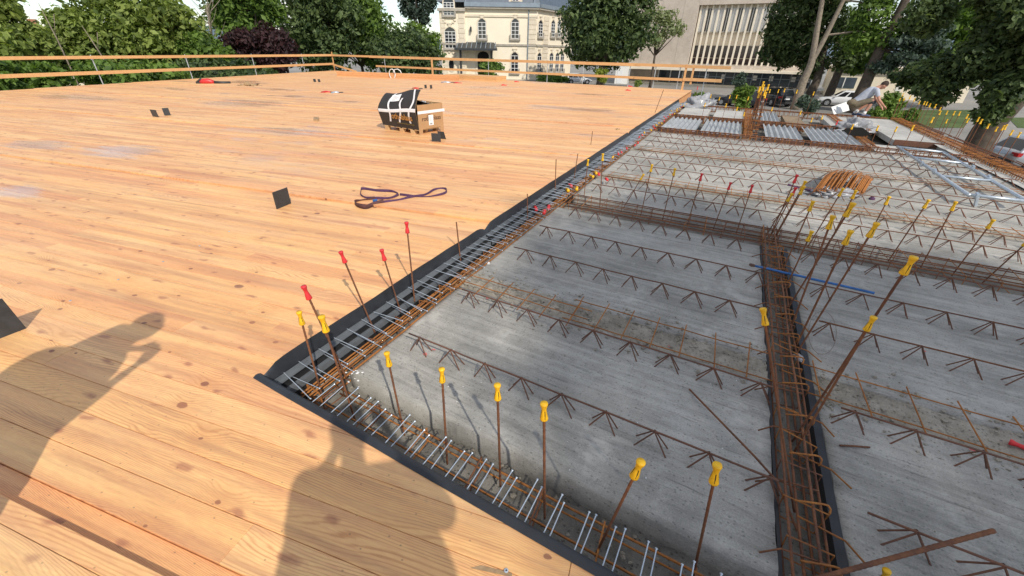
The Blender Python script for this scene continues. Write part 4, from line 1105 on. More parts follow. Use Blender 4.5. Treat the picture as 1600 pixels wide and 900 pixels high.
ribbon(lambda x, y: side_pt(0.83 - 0.29 * x, 0.66 + 0.19 * y, 0.012), 0, 12, 'paper', cr, 'delivery_note')
for r_ in range(4): ribbon(lambda x, y, r_=r_: side_pt(0.79 - 0.2 * x * (0.6 + 0.4 * ((r_ * 7) % 3) / 2), 0.69 + 0.035 * r_ + 0.008 * y, 0.014), 0, 6, 'print_grey', cr, 'print_line')
up = Vector((0, 0, 1))
letter('rothoblaas', 0.125, 'print_brown', cr, B(-0.0015, BW * 0.52, 0.325), E2, up, True)
pc = B(-0.0016, BW * 0.33, 0.375); mb = MB().use('print_brown'); mb.tube([pc, pc + E2 * 0.07 + up * 0.03, pc + E2 * 0.17 - up * 0.005], 0.004, 4); part('roof_mark', mb, None, cr, local=True)
mb = MB().use('paper'); bblock(mb, -0.005, -0.002, 0.28, 0.41, 0.19, 0.39); lab_ = part('paper_label', mb, None, cr, local=True)
mb = MB().use('print_grey')
for q in range(5): bblock(mb, -0.0062, -0.0054, 0.30, 0.34 + 0.008 * ((q * 3) % 5), 0.36 - 0.02 * q, 0.364 - 0.02 * q)
bblock(mb, -0.0062, -0.0054, 0.31, 0.375, 0.205, 0.235); part('print_line', mb, None, cr, local=True)
sdir = (side_pt(0.2, 0.3) - side_pt(0.2, 0.12)).normalized()
c0 = side_pt(0.47, 0.24, 0.012); letter('rothoblaas', 0.165, 'print_orange', cr, c0 + Vector((0, 0, 0.0)), -E1, sdir, True)
c0 = side_pt(0.36, 0.125, 0.014); letter('solutions for building technology', 0.04, 'print_olive', cr, c0, -E1, sdir)

# ------------------------------------------------------------------ dark plates standing in the deck
def plate(bl, br, tl, label, th=0.01):
    a, b = gp(*bl), gp(*br); t = above(a, *tl); n = Vector((-(b - a).y, (b - a).x, 0)).normalized() * th
    up_ = t - a; mb = MB().use('dark_plate')
    dn = Vector((0, 0, -0.02)); mb.hexa([a + dn, b + dn, b + n + dn, a + n + dn], [a + up_, b + up_, b + n + up_, a + n + up_])
    # two screw holes and a stamped mark
    mb.use('slot_dark'); nn = -n.normalized()
    for fx, fy in ((0.45, 0.7), (0.5, 0.35)):
        c = a.lerp(b, fx) + up_ * fy + nn * 0.001; x = (b - a).normalized(); y = up_.normalized()
        mb.add([c + (x * math.cos(k * 1.047) + y * math.sin(k * 1.047)) * 0.005 for k in range(6)], [tuple(range(6))])
    return solid('steel_plate', mb, None, label, 'steel plate', 'dark plates standing in the deck')
plate((433, 327), (455, 318), (426, 301), 'single dark plate standing in the deck left of the purple strap')
plate((-30, 541), (42, 513), (-75, 493), 'large dark plate standing at the left picture edge')
plate((240, 184.5), (249, 185.5), (233.5, 171), 'left one of the two dark plates on the left deck')
plate((258, 183), (268, 182.5), (252.5, 169), 'right one of the two dark plates on the left deck')
plate((675, 224), (689, 224.6), (673.6, 208), 'front one of the two dark plates beside the crate')
plate((688, 219.6), (698, 220.4), (683, 205), 'rear one of the two dark plates beside the crate')
plate((491, 130.2), (494.8, 130), (489, 123.4), 'left one of the two small plates before the beam')
plate((498.8, 130.5), (502, 130), (496.2, 123.8), 'right one of the two small plates before the beam')
plate((664, 140.4), (667.4, 140.2), (663, 132.6), 'left one of the two small plates behind the crate')
plate((672.8, 141), (676, 140.6), (671.6, 133), 'right one of the two small plates behind the crate')

# ------------------------------------------------------------------ purple sling
def smooth_path(pts, n=8):
    out = []
    for i in range(len(pts) - 1):
        p0, p1, p2, p3 = pts[max(0, i - 1)], pts[i], pts[i + 1], pts[min(len(pts) - 1, i + 2)]
        for k in range(n):
            t = k / n; out.append(0.5 * ((2 * p1) + (p2 - p0) * t + (2 * p0 - 5 * p1 + 4 * p2 - p3) * t * t + (3 * p1 - p0 - 3 * p2 + p3) * t ** 3))
    out.append(pts[-1]); return out
def standing_ribbon(mb, pts, hgt, lean=0.0, th=0.003):
    n = len(pts); vs = []
    for i, p in enumerate(pts):
        t = (pts[min(n - 1, i + 1)] - pts[max(0, i - 1)]).normalized(); q = Vector((-t.y, t.x, 0))
        tw = lean + 0.5 * math.sin(i * 0.21); h_ = hgt * (0.75 + 0.25 * math.cos(tw))
        a = Vector((p.x, p.y, 0.004)); b = a + q * (math.sin(tw) * hgt * 0.75) + Vector((0, 0, max(0.008, math.cos(tw) * h_)))
        vs += [a - q * th, a + q * th, b + q * th, b - q * th]
    fs = []
    for i in range(n - 1):
        for k in range(4): fs.append((i * 4 + k, i * 4 + (k + 1) % 4, (i + 1) * 4 + (k + 1) % 4, (i + 1) * 4 + k))
    fs += [(3, 2, 1, 0), tuple((n - 1) * 4 + k for k in range(4))]
    mb.add(vs, fs)
sl = thing('webbing_sling', 'purple and brown webbing sling looped on the deck boards', 'sling', gp(620, 315))
zz = lambda L: [gp(400 + x / 4, 200 + y / 4) for x, y in L]
mb = MB().use('strap_purple'); standing_ribbon(mb, smooth_path(zz([(745, 455), (690, 448), (655, 430), (652, 408), (672, 396), (760, 408), (860, 412), (896, 428), (860, 446), (800, 456), (740, 458)])), 0.05); part('purple_loop', mb, None, sl, True)
mb = MB().use('strap_brown'); standing_ribbon(mb, smooth_path(zz([(745, 456), (660, 462), (622, 478), (640, 498), (690, 508), (740, 490), (800, 478)])), 0.055, 0.3); part('brown_loop', mb, None, sl, True)
mb = MB().use('strap_purple'); standing_ribbon(mb, smooth_path(zz([(790, 480), (900, 464), (980, 445), (1060, 430), (1120, 400), (1165, 392), (1194, 404), (1180, 424), (1100, 438), (1000, 440), (900, 432)])), 0.045, 0.2); part('tail_loop', mb, None, sl, True)
mb = MB().use('blue_paint'); c = gp(400 + 745 / 4, 200 + 460 / 4, 0.03); mb.box(c, (0.05, 0.03, 0.05), rotz(0.5)); part('buckle_label', mb, None, sl)

# ------------------------------------------------------------------ timber, tools and scraps lying on the deck
gbm = thing('glulam_beam', 'long orange laminated beam lying along the back guard rail', 'beam', gp(620, 124))
a, b = gp(527, 120.5), gp(715, 127.6); d = (b - a).normalized(); n = Vector((-d.y, d.x, 0))
hb = above(b, 715, 117.5).z
for k in range(3):
    mb = MB(); board(mb, a, b, 0.06 + (hb - 0.06) * k / 3, 0.06 + (hb - 0.06) * (k + 1) / 3 - 0.004, 0.22, n, 'wood_beam'); part('lamella', mb, None, gbm)
for x in (614, 622):
    c = gp(x, 124) - n * 0.012; mb = MB().use('white_paint')
    pts = [c + d * (0.28 * math.cos(t * 0.7) * (1 if x > 618 else 0.7)) + Vector((0, 0, 0.28 + 0.26 * math.sin(t * 0.7))) for t in range(10)]
    mb.tube(pts, 0.025, 5); solid('rope_loop', mb, None, 'pale rope loop hanging on the laminated beam, %s one' % ('left' if x < 618 else 'right'), 'rope', smooth=True)
for i, (x, y, w) in enumerate(((598, 124.5, 1.3), (668, 127.5, 1.3))):
    c = gp(x, y); q = (head(60) if i else head(70)); mb = MB().use('wood_beam'); mb.box(c + Vector((0, 0, 0.04)), (0.09, w, 0.08), rotz(-R(62))); solid('timber_offcut', mb, None, 'timber offcut under the laminated beam, %s one' % ('right' if i else 'left'), 'offcut')
pan = thing('panel_stack', 'low stack of pale boards by the back rail right of the beam', 'board stack', gp(745, 128))
a, b = gp(690, 124.6), gp(776, 129.3); d = (b - a).normalized(); n = Vector((-d.y, d.x, 0))
for k in range(2): mb = MB(); board(mb, a + d * 0.3 * k, b, 0.02 + 0.14 * k, 0.155 + 0.14 * k, 1.1, n, 'wood_rail'); part('board', mb, None, pan)
mb = MB(); a, b = gp(718, 131.8), gp(760, 132.6); board(mb, a, b, 0.012, 0.06, 0.08, Vector((0, 1, 0)), 'wood_beam'); solid('lath', mb, None, 'thin orange lath lying before the board stack', 'lath')
# leaf blower
lb = thing('leaf_blower', 'red and black leaf blower lying on the left deck edge', 'leaf blower', gp(335, 132.5))
o_ = gp(309, 132.8); e_ = gp(361, 132.6); d = (e_ - o_).normalized(); q = Vector((-d.y, d.x, 0)); L = (e_ - o_).length
P = lambda t, z, s_=0: o_ + d * (t * L) + q * s_ + Vector((0, 0, z))
mb = MB().use('tool_red'); mb.tube([P(0.10, 0.1), P(0.2, 0.14), P(0.34, 0.15), P(0.46, 0.12), P(0.52, 0.11)], [0.07, 0.12, 0.13, 0.1, 0.07], 10); part('motor_housing', mb, None, lb, True)
mb = MB().use('tool_black'); mb.tube([P(0.5, 0.11), P(0.7, 0.1), P(1.0, 0.085)], [0.065, 0.055, 0.065], 10); part('nozzle', mb, None, lb, True)
mb = MB().use('tool_black'); mb.tube([P(0.2, 0.2), P(0.14, 0.24), P(0.0, 0.12), P(0.02, 0.05), P(0.12, 0.06)], 0.045, 8); part('handle', mb, None, lb, True)
mb = MB().use('tool_black'); mb.box(P(0.06, 0.07), (0.22, 0.12, 0.12), rotz(math.atan2(d.y, d.x))); part('battery', mb, None, lb)
solid('canvas_sack', crumple(gp(388, 136), 0.55, 0.4, 0.18, 5.0, 'canvas', 18, 10, 0.8), None, 'tan crumpled canvas sack on the back left deck', 'sack', smooth=True)
solid('canvas_strip', crumple(gp(408, 136.2), 0.6, 0.25, 0.08, 9.0, 'canvas', 14, 8, 0.8), None, 'flat tan cloth strip right of the canvas sack', 'cloth', smooth=True)
def small_tool(x, y, label, mats, L=0.35, hd=95, cat='power tool', name='power_tool'):
    g = gp(x, y); root = thing(name, label, cat, g); d = head(hd); Z = Vector((0, 0, 1))
    mb = MB().use(mats[0]); mb.tube([d * (-L * 0.5) + Z * 0.05, d * (-L * 0.15) + Z * 0.07, d * (L * 0.2) + Z * 0.06], [0.035, 0.05, 0.04], 8); part('body', mb, None, root, True, True)
    mb = MB().use(mats[1]); mb.tube([d * (L * 0.2) + Z * 0.06, d * (L * 0.5) + Z * 0.05, d * (L * 0.62) + Z * 0.02], [0.03, 0.045, 0.03], 8); part('head', mb, None, root, True, True)
    mb = MB().use(mats[2]); mb.tube([d * (-L * 0.3) + Z * 0.05, d * (-L * 0.45) + Z * 0.03 + head(hd + 90) * 0.12, d * (-L * 0.5) + Z * 0.02 + head(hd + 90) * 0.2], 0.03, 8); part('grip', mb, None, root, True, True)
small_tool(513, 147, 'red and black power tool with yellow strip on the mid deck', ('tool_red', 'tool_black', 'tool_red'), 0.55, 100)
mb = MB().use('tool_yellow'); g = gp(502, 146.3); mb.box(g + Vector((0, 0, 0.02)), (0.5, 0.06, 0.04), rotz(-R(12))); solid('spirit_level', mb, None, 'yellow level lying left of the red power tool', 'level')
small_tool(527, 147.6, 'grey metal tool lying right of the red power tool', ('galvanised', 'tool_black', 'galvanised'), 0.4, 80)
small_tool(652, 141, 'dark red drill lying behind the crate', ('tool_red', 'tool_black', 'tool_black'), 0.5, 110)
small_tool(700, 131, 'grey green saw lying before the laminated beam end', ('galvanised', 'tool_black', 'tool_black'), 0.75, 95)
small_tool(715, 132, 'small red clamp lying beside the grey saw', ('tool_red', 'tool_red', 'tool_red'), 0.4, 95, 'clamp', 'clamp')
for i, (x, y) in enumerate(((787, 135.6), (807, 130), (983, 137.2), (981, 144))):
    small_tool(x, y, 'tiny red clip on the back deck, %s from the left' % nth(i), ('cap_red', 'cap_red', 'cap_red'), 0.25, 80 + 20 * i, 'clip', 'red_clip')
def cable(label, pts, mat, r=0.012):
    mb = MB().use(mat); mb.tube(smooth_path([gp(x, y, 0.014) for x, y in pts], 6), r, 5); solid('cable', mb, None, label, 'cable', smooth=True)
cable('reddish cable snaking on the deck left of the crate top', [(548, 147), (556, 144.5), (575, 142.4), (588, 144), (600, 147), (630, 148), (660, 143), (690, 142)], 'cable_red', 0.016)
cable('looped brown cable lying behind the crate', [(617, 143), (623, 139.5), (632, 140), (640, 145), (655, 147), (672, 150)], 'cable_red', 0.014)
cable('dark hose lying right of the crate top', [(655, 143), (670, 143.2), (690, 142), (705, 140), (713, 142)], 'tool_black', 0.02)
cable('thin dark lead beside the plates behind the crate', [(640, 129.5), (645, 133.5), (650, 140)], 'tool_black', 0.014)
# small wooden block of three laths, scraps and paper bag
wbk = thing('wood_block', 'small brown bundle of wood laths on the mid deck', 'wood block', gp(495, 190)); 
for k in range(3):
    g = gp(495, 190) - Vector(wbk.location); mb = MB().use('canvas'); mb.box(Vector((0.045 * (k - 1), 0.0, 0.04)), (0.038, 0.42, 0.08), rotz(R(22))); part('lath', mb, None, wbk, local=True)
solid('paper_scrap', crumple(gp(482, 173), 0.16, 0.08, 0.03, 6.0, 'plastic_sheet', 12, 6, 0.8), None, 'small pale plastic scrap behind the wood block', 'scrap', smooth=True)
solid('paper_bag', crumple(gp(965, 205), 0.09, 0.12, 0.07, 7.0, 'canvas', 12, 8, 0.8), None, 'crumpled brown bag on the deck near the flashing', 'bag', smooth=True)
# a large plastic bag weighed down at the far trench end
solid('plastic_bag', crumple(S(0.75, 17.55, -0.25), 0.75, 0.55, 0.5, 1.0, 'plastic_sheet', 26, 16, 0.45), None, 'silvery plastic bag heaped at the far end of the trench', 'plastic bag', smooth=True)

# ================================================================== FAR SLAB ZONE
def tray(u0, u1, v0, v1, z, label, mat='sheet_metal', ribs=0, along='v'):
    root = thing('formwork_tray', label, 'formwork tray', S((u0 + u1) / 2, (v0 + v1) / 2, z - 0.1), group='formwork trays of the far slab')
    mb = MB().use(mat)
    if ribs:
        n = ribs * 4
        def f(a, b):
            t = a if along == 'v' else b; k = int(round(t * n)) % 4
            return S(u0 + (u1 - u0) * a, v0 + (v1 - v0) * b, z + (0.05 if k in (0, 1) else 0.0))
        mb.grid(f, n if along == 'v' else 1, 1 if along == 'v' else n); part('ribbed_sheet', mb, None, root)
    else: mb.ubox(u0, u1, v0, v1, z - 0.12, z); part('block', mb, None, root)
    mb = MB().use('rust_dark'); mb.ubox(u0, u1, v0 - 0.03, v0 - 0.004, z - 0.1, z + 0.02); part('edge_bar', mb, None, root)
tray(0.35, 1.25, 14.2, 16.9, -0.18, 'white insulation tray on the far slab, next to the plastic bag', 'concrete_pale')
tray(1.45, 2.35, 14.2, 16.9, -0.18, 'white insulation tray on the far slab, second from the deck', 'concrete_pale')
tray(0.35, 1.25, 11.3, 13.8, -0.2, 'ribbed metal tray on the far slab, next to the deck', 'sheet_metal', 7)
tray(1.35, 2.3, 11.3, 13.8, -0.2, 'ribbed metal tray on the far slab, left of the rebar column', 'sheet_metal', 8)
tray(2.85, 3.65, 11.3, 13.8, -0.2, 'ribbed metal tray on the far slab, right of the rebar column', 'sheet_metal', 6)
tray(3.8, 4.8, 11.3, 13.8, -0.2, 'ribbed metal tray on the far slab, nearest the plastic heap', 'sheet_metal', 8)
tray(2.75, 3.3, 14.2, 16.9, -0.18, 'ribbed metal tray behind the rebar column', 'sheet_metal', 5)
tray(3.5, 4.0, 14.2, 16.9, -0.2, 'brown timber tray on the far slab edge', 'earth')
tray(4.6, 5.5, 14.2, 17.1, -0.16, 'pale concrete slab piece beside the white board', 'concrete_pale')
tray(5.6, 6.5, 12.6, 17.1, -0.14, 'pale concrete slab piece under the crouching worker', 'concrete_pale')
tray(5.05, 6.3, 11.3, 12.4, -0.24, 'pale concrete strip behind the steel frame', 'concrete_pale')
for k, (u0, u1, v) in enumerate(((0.25, 6.5, 11.0), (0.25, 5.4, 14.0), (0.25, 6.4, 17.2))):
    cage('rusty beam cage across the far slab, %s from the steel frame side' % nth(k), 'u', u0, u1, [(v - 0.08, -0.12), (v + 0.08, -0.12), (v, -0.1), (v - 0.08, -0.28), (v + 0.08, -0.28)], (v - 0.1, v + 0.1, -0.3, -0.1), 0.14, near=0.0, mat_bar='rust_bar', rb=0.01, rh=0.007, group='beam cages of the far slab')
for k, u in enumerate((2.45, 4.9)):
    cage('rusty beam cage running lengthwise on the far slab, %s from the deck' % nth(k), 'v', 11.1, 17.1, [(u - 0.07, -0.12), (u + 0.07, -0.12), (u, -0.1)], (u - 0.09, u + 0.09, -0.3, -0.1), 0.14, near=0.0, mat_bar='rust_bar', rb=0.01, rh=0.007, group='beam cages of the far slab')
cage('dense comb of rusty stirrups along the right slab edge', 'v', 7.0, 17.2, [(6.5, -0.1), (6.62, -0.08), (6.72, -0.12), (6.5, -0.3)], (6.47, 6.75, -0.34, -0.08), 0.09, near=0.0, rb=0.010, rh=0.006, mat_bar='rust_bar')
mb = MB(); rough_grid(mb, 6.32, 6.5, 6.5, 17.2, ZS + 0.03, 6, 60, 0.012, 3, 8.8); mb.ubox(6.4, 6.46, 6.5, 17.2, -0.5, ZS + 0.03); solid('edge_kerb', mb, 'concrete_pale', 'pale rough concrete kerb beside the right stirrup comb', 'kerb')
# upright column cage
cc = thing('column_cage', 'upright rusty column cage with yellow caps amid the far trays', 'rebar cage', S(2.56, 11.9, -0.3))
for k in range(8):
    a = k / 8 * 2 * math.pi; off = UD * (0.11 * math.cos(a)) + VD * (0.11 * math.sin(a)); zt = 0.75 + 0.28 * ((k * 3) % 5) / 5
    b = S(2.56, 11.9, -0.3) + off; t = b + Vector((0.05 * random.uniform(-1, 1), 0.05, zt + 0.3))
    mb = MB().use('rust_bar'); mb.tube([b, t], 0.011, 5); part('upright_bar', mb, None, cc)
    o = link('cap', CAPS[('yellow', 0)], cc, t - Vector((0, 0, 0.1)) - Vector(cc.location)); o.scale = (1.3, 1.3, 1.3)
for k in range(7):
    z = -0.26 + k * 0.1; mb = MB().use('rust_orange'); mb.tube([S(2.56, 11.9, z) + UD * (0.125 * math.cos(a * 0.785)) + VD * (0.125 * math.sin(a * 0.785)) for a in range(9)], 0.007, 4); part('tie_ring', mb, None, cc)
# rebar bundle under plastic
rb = thing('rebar_bundle', 'bundle of bright rusty bars fanned out on crumpled plastic sheet', 'rebar bundle', gp(1315, 295, ZS))
A0, A1 = gp(1272, 296, ZS + 0.1), gp(1352, 300, ZS + 0.06); B0, B1 = gp(1300, 268, ZS + 0.14), gp(1366, 281, ZS + 0.10)
for k in range(78):
    t = random.random(); w = random.uniform(0, 0.09) * math.sin(math.pi * min(1, max(0, t))) ** 0.6; z = Vector((0, 0, 1))
    a, b = A0.lerp(A1, t), B0.lerp(B1, t); 
    mb = MB().use('rust_orange'); mb.tube([a + z * (w - 0.03), a.lerp(b, 0.5) + z * (w + 0.06), b + z * (w - 0.01)], 0.0085, 6); part('bar', mb, None, rb, True)
part('plastic_wrap', crumple(gp(1300, 305, ZS), 0.46, 0.2, 0.12, 12.0, 'plastic_sheet', 40, 20, 0.5, 5.0), None, rb, True)
mb = MB().use('strap_purple'); standing_ribbon(mb, [p + Vector((0, 0, 0)) for p in smooth_path([gp(1232, 284, 0), gp(1250, 288, 0), gp(1268, 293, 0)])], 0.05, 0.9)
for i, q in enumerate(mb.v): mb.v[i] = (q[0], q[1], q[2] + ZS + 0.12)
solid('purple_strap', mb, None, 'dark purple strap end lying left of the rebar bundle', 'strap', smooth=True)
solid('purple_scrap', crumple(gp(1362, 312, ZS), 0.05, 0.04, 0.05, 3.3, 'strap_purple', 10, 6), None, 'small violet cup lying right of the rebar bundle', 'cup', smooth=True)
# galvanised frame
gf = thing('tube_ladder', 'galvanised tube frame like a ladder lying on the right slab', 'steel frame', gp(1490, 275, ZS))
z = ZS + 0.14; g2 = lambda x, y: gp(x, y, z)
for (x0, y0, x1, y1, r_) in ((1402, 229, 1514, 305, 0.024), (1474, 238, 1604, 314, 0.024)):
    mb = MB().use('galvanised'); mb.tube([g2(x0, y0), g2((x0 + x1) / 2, (y0 + y1) / 2), g2(x1, y1)], r_, 8); part('side_tube', mb, None, gf, True)
for (x0, y0, x1, y1) in ((1402, 229.5, 1475, 238), (1428, 246, 1512, 256), (1467, 274.5, 1548, 282.5), (1512, 304, 1602, 314)):
    mb = MB().use('galvanised'); mb.tube([g2(x0, y0), g2(x1, y1)], 0.021, 8); part('cross_tube', mb, None, gf, True)
for (x, y) in ((1440, 256), (1460, 268), (1520, 262), (1545, 278), (1526, 306)):
    mb = MB().use('galvanised'); mb.box(g2(x, y), (0.16, 0.03, 0.07), rotz(0.9)); part('clamp', mb, None, gf)
mb = MB().use('galvanised'); mb.tube([g2(1527, 308), gp(1524, 322, ZS + 0.02)], 0.02, 6); part('foot', mb, None, gf)
# plastic heap with dark opening, white board
ph = thing('plastic_heap', 'grey plastic sheet heaped over a dark opening below the worker', 'plastic sheet', S(4.7, 13.2, -0.18))
part('sheet', crumple(gp(1334, 204, -0.18), 0.62, 0.42, 0.34, 21.0, 'plastic_sheet', 34, 18, 0.5, 3.2), None, ph, True)
c = gp(1338, 208, -0.1); d = (Vector((0, 0, 0.6)) - c); d.z = 0; d.normalize(); x = Vector((d.y, -d.x, 0))
mb = MB().use('opening_dark'); mb.prism([c + d * 0.50 + x * (0.24 * math.cos(t * 0.52) + 0.05 * math.cos(t * 1.3)) + Vector((0, 0, 0.10 + 0.10 * math.sin(t * 0.52))) for t in range(12)], d * 0.05); part('opening', mb, None, ph)
a, b = gp(1303, 179, -0.1), gp(1327, 172.5, -0.1); t = above(a, 1304, 172).z + 0.12
mb = MB().use('white_paint'); n = Vector((0, 1, 0)) * 0.25
mb.hexa([a, b, b + Vector((0.02, 0.02, 0)), a + Vector((0.02, 0.02, 0))], [a + n + Vector((0, 0, 0.2)), b + n + Vector((0, 0, 0.26)), b + n + Vector((0.02, 0.03, 0.26)), a + n + Vector((0.02, 0.03, 0.2))])
solid('white_board', mb, None, 'white board tilted on the slab left of the crouching worker', 'board')
# brush of reinforcing bars lying loose by the right edge
for k in range(3):
    mb = MB().use('rust_bar')
    for j in range(5): a = S(6.85 + 0.05 * j, 8.6 + k * 2.8 + random.uniform(-0.2, 0.2), -0.14 + 0.02 * (j % 3)); mb.tube([a, a + VD * 2.6 + UD * random.uniform(-0.1, 0.1)], 0.009, 5)
    o = solid('bar_stack', mb, None, 'loose rusty bars lying outside the right slab edge, %s stack from the camera' % nth(k), 'rebar', 'bar stacks at the right edge')
mb = MB(); rough_grid(mb, 6.55, 7.25, 4.5, 18, -0.42, 8, 60, 0.04, 1.5, 3.9); struct('outer_ledge', mb, 'earth', True)

# ================================================================== PEOPLE
def remesh(mb, vox, name):
    me = mb.mesh(name); o = bpy.data.objects.new(name, me); col.objects.link(o)
    m_ = o.modifiers.new('r', 'REMESH'); m_.mode = 'VOXEL'; m_.voxel_size = vox
    s_ = o.modifiers.new('s', 'SMOOTH'); s_.iterations = 4; s_.factor = 0.5
    bpy.context.view_layer.update(); dg = bpy.context.evaluated_depsgraph_get()
    out = bpy.data.meshes.new_from_object(o.evaluated_get(dg)); bpy.data.objects.remove(o); bpy.data.meshes.remove(me)
    out.polygons.foreach_set('use_smooth', [True] * len(out.polygons)); return out
def limb(mb, pts, rs, n=10):
    q = [Vector(p) for p in pts]; mb.tube(q, rs, n)
    for p, r_ in zip(q, rs): mb.ball(p, r_ * 0.99, 10, 6)
def hand(mb, w, d, up_, r=1.0):
    d = d.normalized(); s_ = d.cross(up_).normalized(); palm = w + d * 0.05 * r
    mb.ball(palm, (0.042 * r, 0.042 * r, 0.03 * r), 10, 6)
    for i in range(4):
        b = w + d * 0.08 * r + s_ * (0.018 * (i - 1.5)) * r; L = (0.07, 0.08, 0.075, 0.058)[i] * r
        mb.tube([b - d * 0.02, b + d * L * 0.55, b + d * L * 0.9 - up_ * L * 0.35], [0.0105 * r, 0.010 * r, 0.0085 * r], 6)
    b = w + d * 0.03 * r - s_ * 0.035 * r; mb.tube([b, b + d * 0.035 * r - s_ * 0.022 * r, b + d * 0.065 * r - s_ * 0.02 * r - up_ * 0.012], [0.013 * r, 0.012 * r, 0.009 * r], 6)
def person(J, label, loc, rz, mats, vox=0.014, extra=None):
    """J: joints in the person's frame (+x forward, +y left); mats: (top, bottom, shoe)"""
    root = thing('person', label, 'person', loc, rz)
    V = lambda k: Vector(J[k]); mb = MB()
    for s_ in ('l', 'r'):
        limb(mb, [V('hip_' + s_), V('hip_' + s_).lerp(V('knee_' + s_), 0.5), V('knee_' + s_)], [0.085, 0.078, 0.056])
        limb(mb, [V('knee_' + s_), V('knee_' + s_).lerp(V('ank_' + s_), 0.35), V('ank_' + s_)], [0.055, 0.056, 0.036])
        limb(mb, [V('ank_' + s_), V('toe_' + s_).lerp(V('ank_' + s_), 0.4) - Vector((0, 0, 0.02)), V('toe_' + s_)], [0.038, 0.04, 0.034])
        limb(mb, [V('sho_' + s_), V('sho_' + s_).lerp(V('elb_' + s_), 0.5), V('elb_' + s_)], [0.055, 0.048, 0.039])
        limb(mb, [V('elb_' + s_), V('elb_' + s_).lerp(V('wri_' + s_), 0.35), V('wri_' + s_)], [0.038, 0.038, 0.025])
        hd = V('wri_' + s_) - V('elb_' + s_); hand(mb, V('wri_' + s_), hd, Vector(J.get('palm_up', (0, 0, 1))))
    pel, ch, nk, hdv = V('pelvis'), V('chest'), V('neck'), V('head')
    limb(mb, [pel, pel.lerp(ch, 0.4), pel.lerp(ch, 0.75), ch], [0.13, 0.125, 0.14, 0.14], 14)
    for s_ in ('l', 'r'):
        limb(mb, [ch.lerp(nk, 0.25), V('sho_' + s_)], [0.11, 0.06]); limb(mb, [pel, V('hip_' + s_)], [0.12, 0.09])
    limb(mb, [ch.lerp(nk, 0.3), nk, nk.lerp(hdv, 0.6)], [0.09, 0.055, 0.055])
    f = Vector(J['face']).normalized(); u_ = Vector(J['crown']).normalized(); s_ = u_.cross(f)
    hb = MB(); hb.ball((0, 0, 0), (0.092, 0.075, 0.115), 14, 10); hb.ball((0.035, 0, -0.06), (0.055, 0.05, 0.06), 10, 8)
    hb.tube([(0.085, 0, 0.01), (0.108, 0, -0.025), (0.09, 0, -0.035)], [0.01, 0.016, 0.01], 6)
    for e in (-1, 1): hb.ball((0.0, 0.078 * e, -0.01), (0.02, 0.012, 0.032), 8, 6)
    hb.tube([(0.082, -0.022, -0.065), (0.086, 0, -0.063), (0.082, 0.022, -0.065)], 0.009, 5)
    R3 = Matrix(((f.x, s_.x, u_.x), (f.y, s_.y, u_.y), (f.z, s_.z, u_.z)))
    mb.add([hdv + R3 @ Vector(p) for p in hb.v], hb.f)
    mb.use('skin'); mb.mi = [0] * len(mb.f)
    link('body', remesh(mb, vox, 'body'), root)
    for e in (-1, 1):
        ey = MB().use('white_paint'); ey.ball(hdv + R3 @ Vector((0.083, 0.032 * e, 0.012)), 0.012, 8, 6); ey.use('tool_black'); ey.ball(hdv + R3 @ Vector((0.0925, 0.032 * e, 0.012)), 0.0055, 6, 4); part('eye', ey, None, root, True, True)
    hm = MB(); q = MB(); q.ball((-0.016, 0, 0.022), (0.098, 0.085, 0.108), 14, 10)
    hv = [p for p in q.v]; hm.add([hdv + R3 @ Vector(p) for p in hv], [g for g in q.f if sum(hv[i][2] - 0.75 * hv[i][0] * -1 * 0 + (-(hv[i][0]) * 0.9) for i in g) / len(g) > -0.005])
    part('hair', hm, 'hair', root, True, True)
    top = MB()
    limb(top, [pel.lerp(ch, 0.05), pel.lerp(ch, 0.4), pel.lerp(ch, 0.75), ch], [0.146, 0.145, 0.158, 0.156], 14)
    for s_ in ('l', 'r'):
        limb(top, [ch.lerp(nk, 0.25), V('sho_' + s_)], [0.118, 0.072]); sl_ = J.get('sleeve', 0.55)
        limb(top, [V('sho_' + s_), V('sho_' + s_).lerp(V('elb_' + s_), min(1, sl_))], [0.072, 0.062])
        if sl_ > 1: limb(top, [V('elb_' + s_), V('elb_' + s_).lerp(V('wri_' + s_), sl_ - 1)], [0.058, 0.045])
    top.use(mats[0]); top.mi = [0] * len(top.f); link('shirt', remesh(top, vox, 'shirt'), root)
    bt = MB(); lim = J.get('leg_len', 0.8)
    for s_ in ('l', 'r'):
        limb(bt, [pel, V('hip_' + s_)], [0.142, 0.108]); e = V('hip_' + s_).lerp(V('knee_' + s_), min(1, lim)); limb(bt, [V('hip_' + s_), e], [0.108, 0.085])
        if lim > 1: limb(bt, [V('knee_' + s_), V('knee_' + s_).lerp(V('ank_' + s_), lim - 1)], [0.083, 0.06])
    limb(bt, [pel, pel.lerp(ch, 0.16)], [0.145, 0.142])
    bt.use(mats[1]); bt.mi = [0] * len(bt.f); link('trousers', remesh(bt, vox, 'trousers'), root)
    for s_ in ('l', 'r'):
        sh = MB(); a, t = V('ank_' + s_), V('toe_' + s_); limb(sh, [a + Vector((-0.03, 0, -0.035)), a.lerp(t, 0.5) + Vector((0, 0, -0.01)), t], [0.047, 0.046, 0.042])
        sh.use(mats[2]); sh.mi = [0] * len(sh.f); link('shoe', remesh(sh, 0.012, 'shoe'), root)
        so = MB(); limb(so, [a + Vector((0, 0, 0.0)), a.lerp(V('knee_' + s_), 0.18)], [0.046, 0.047]); so.use('sock_white'); so.mi = [0] * len(so.f); part('sock', so, None, root, True, True)
    return root
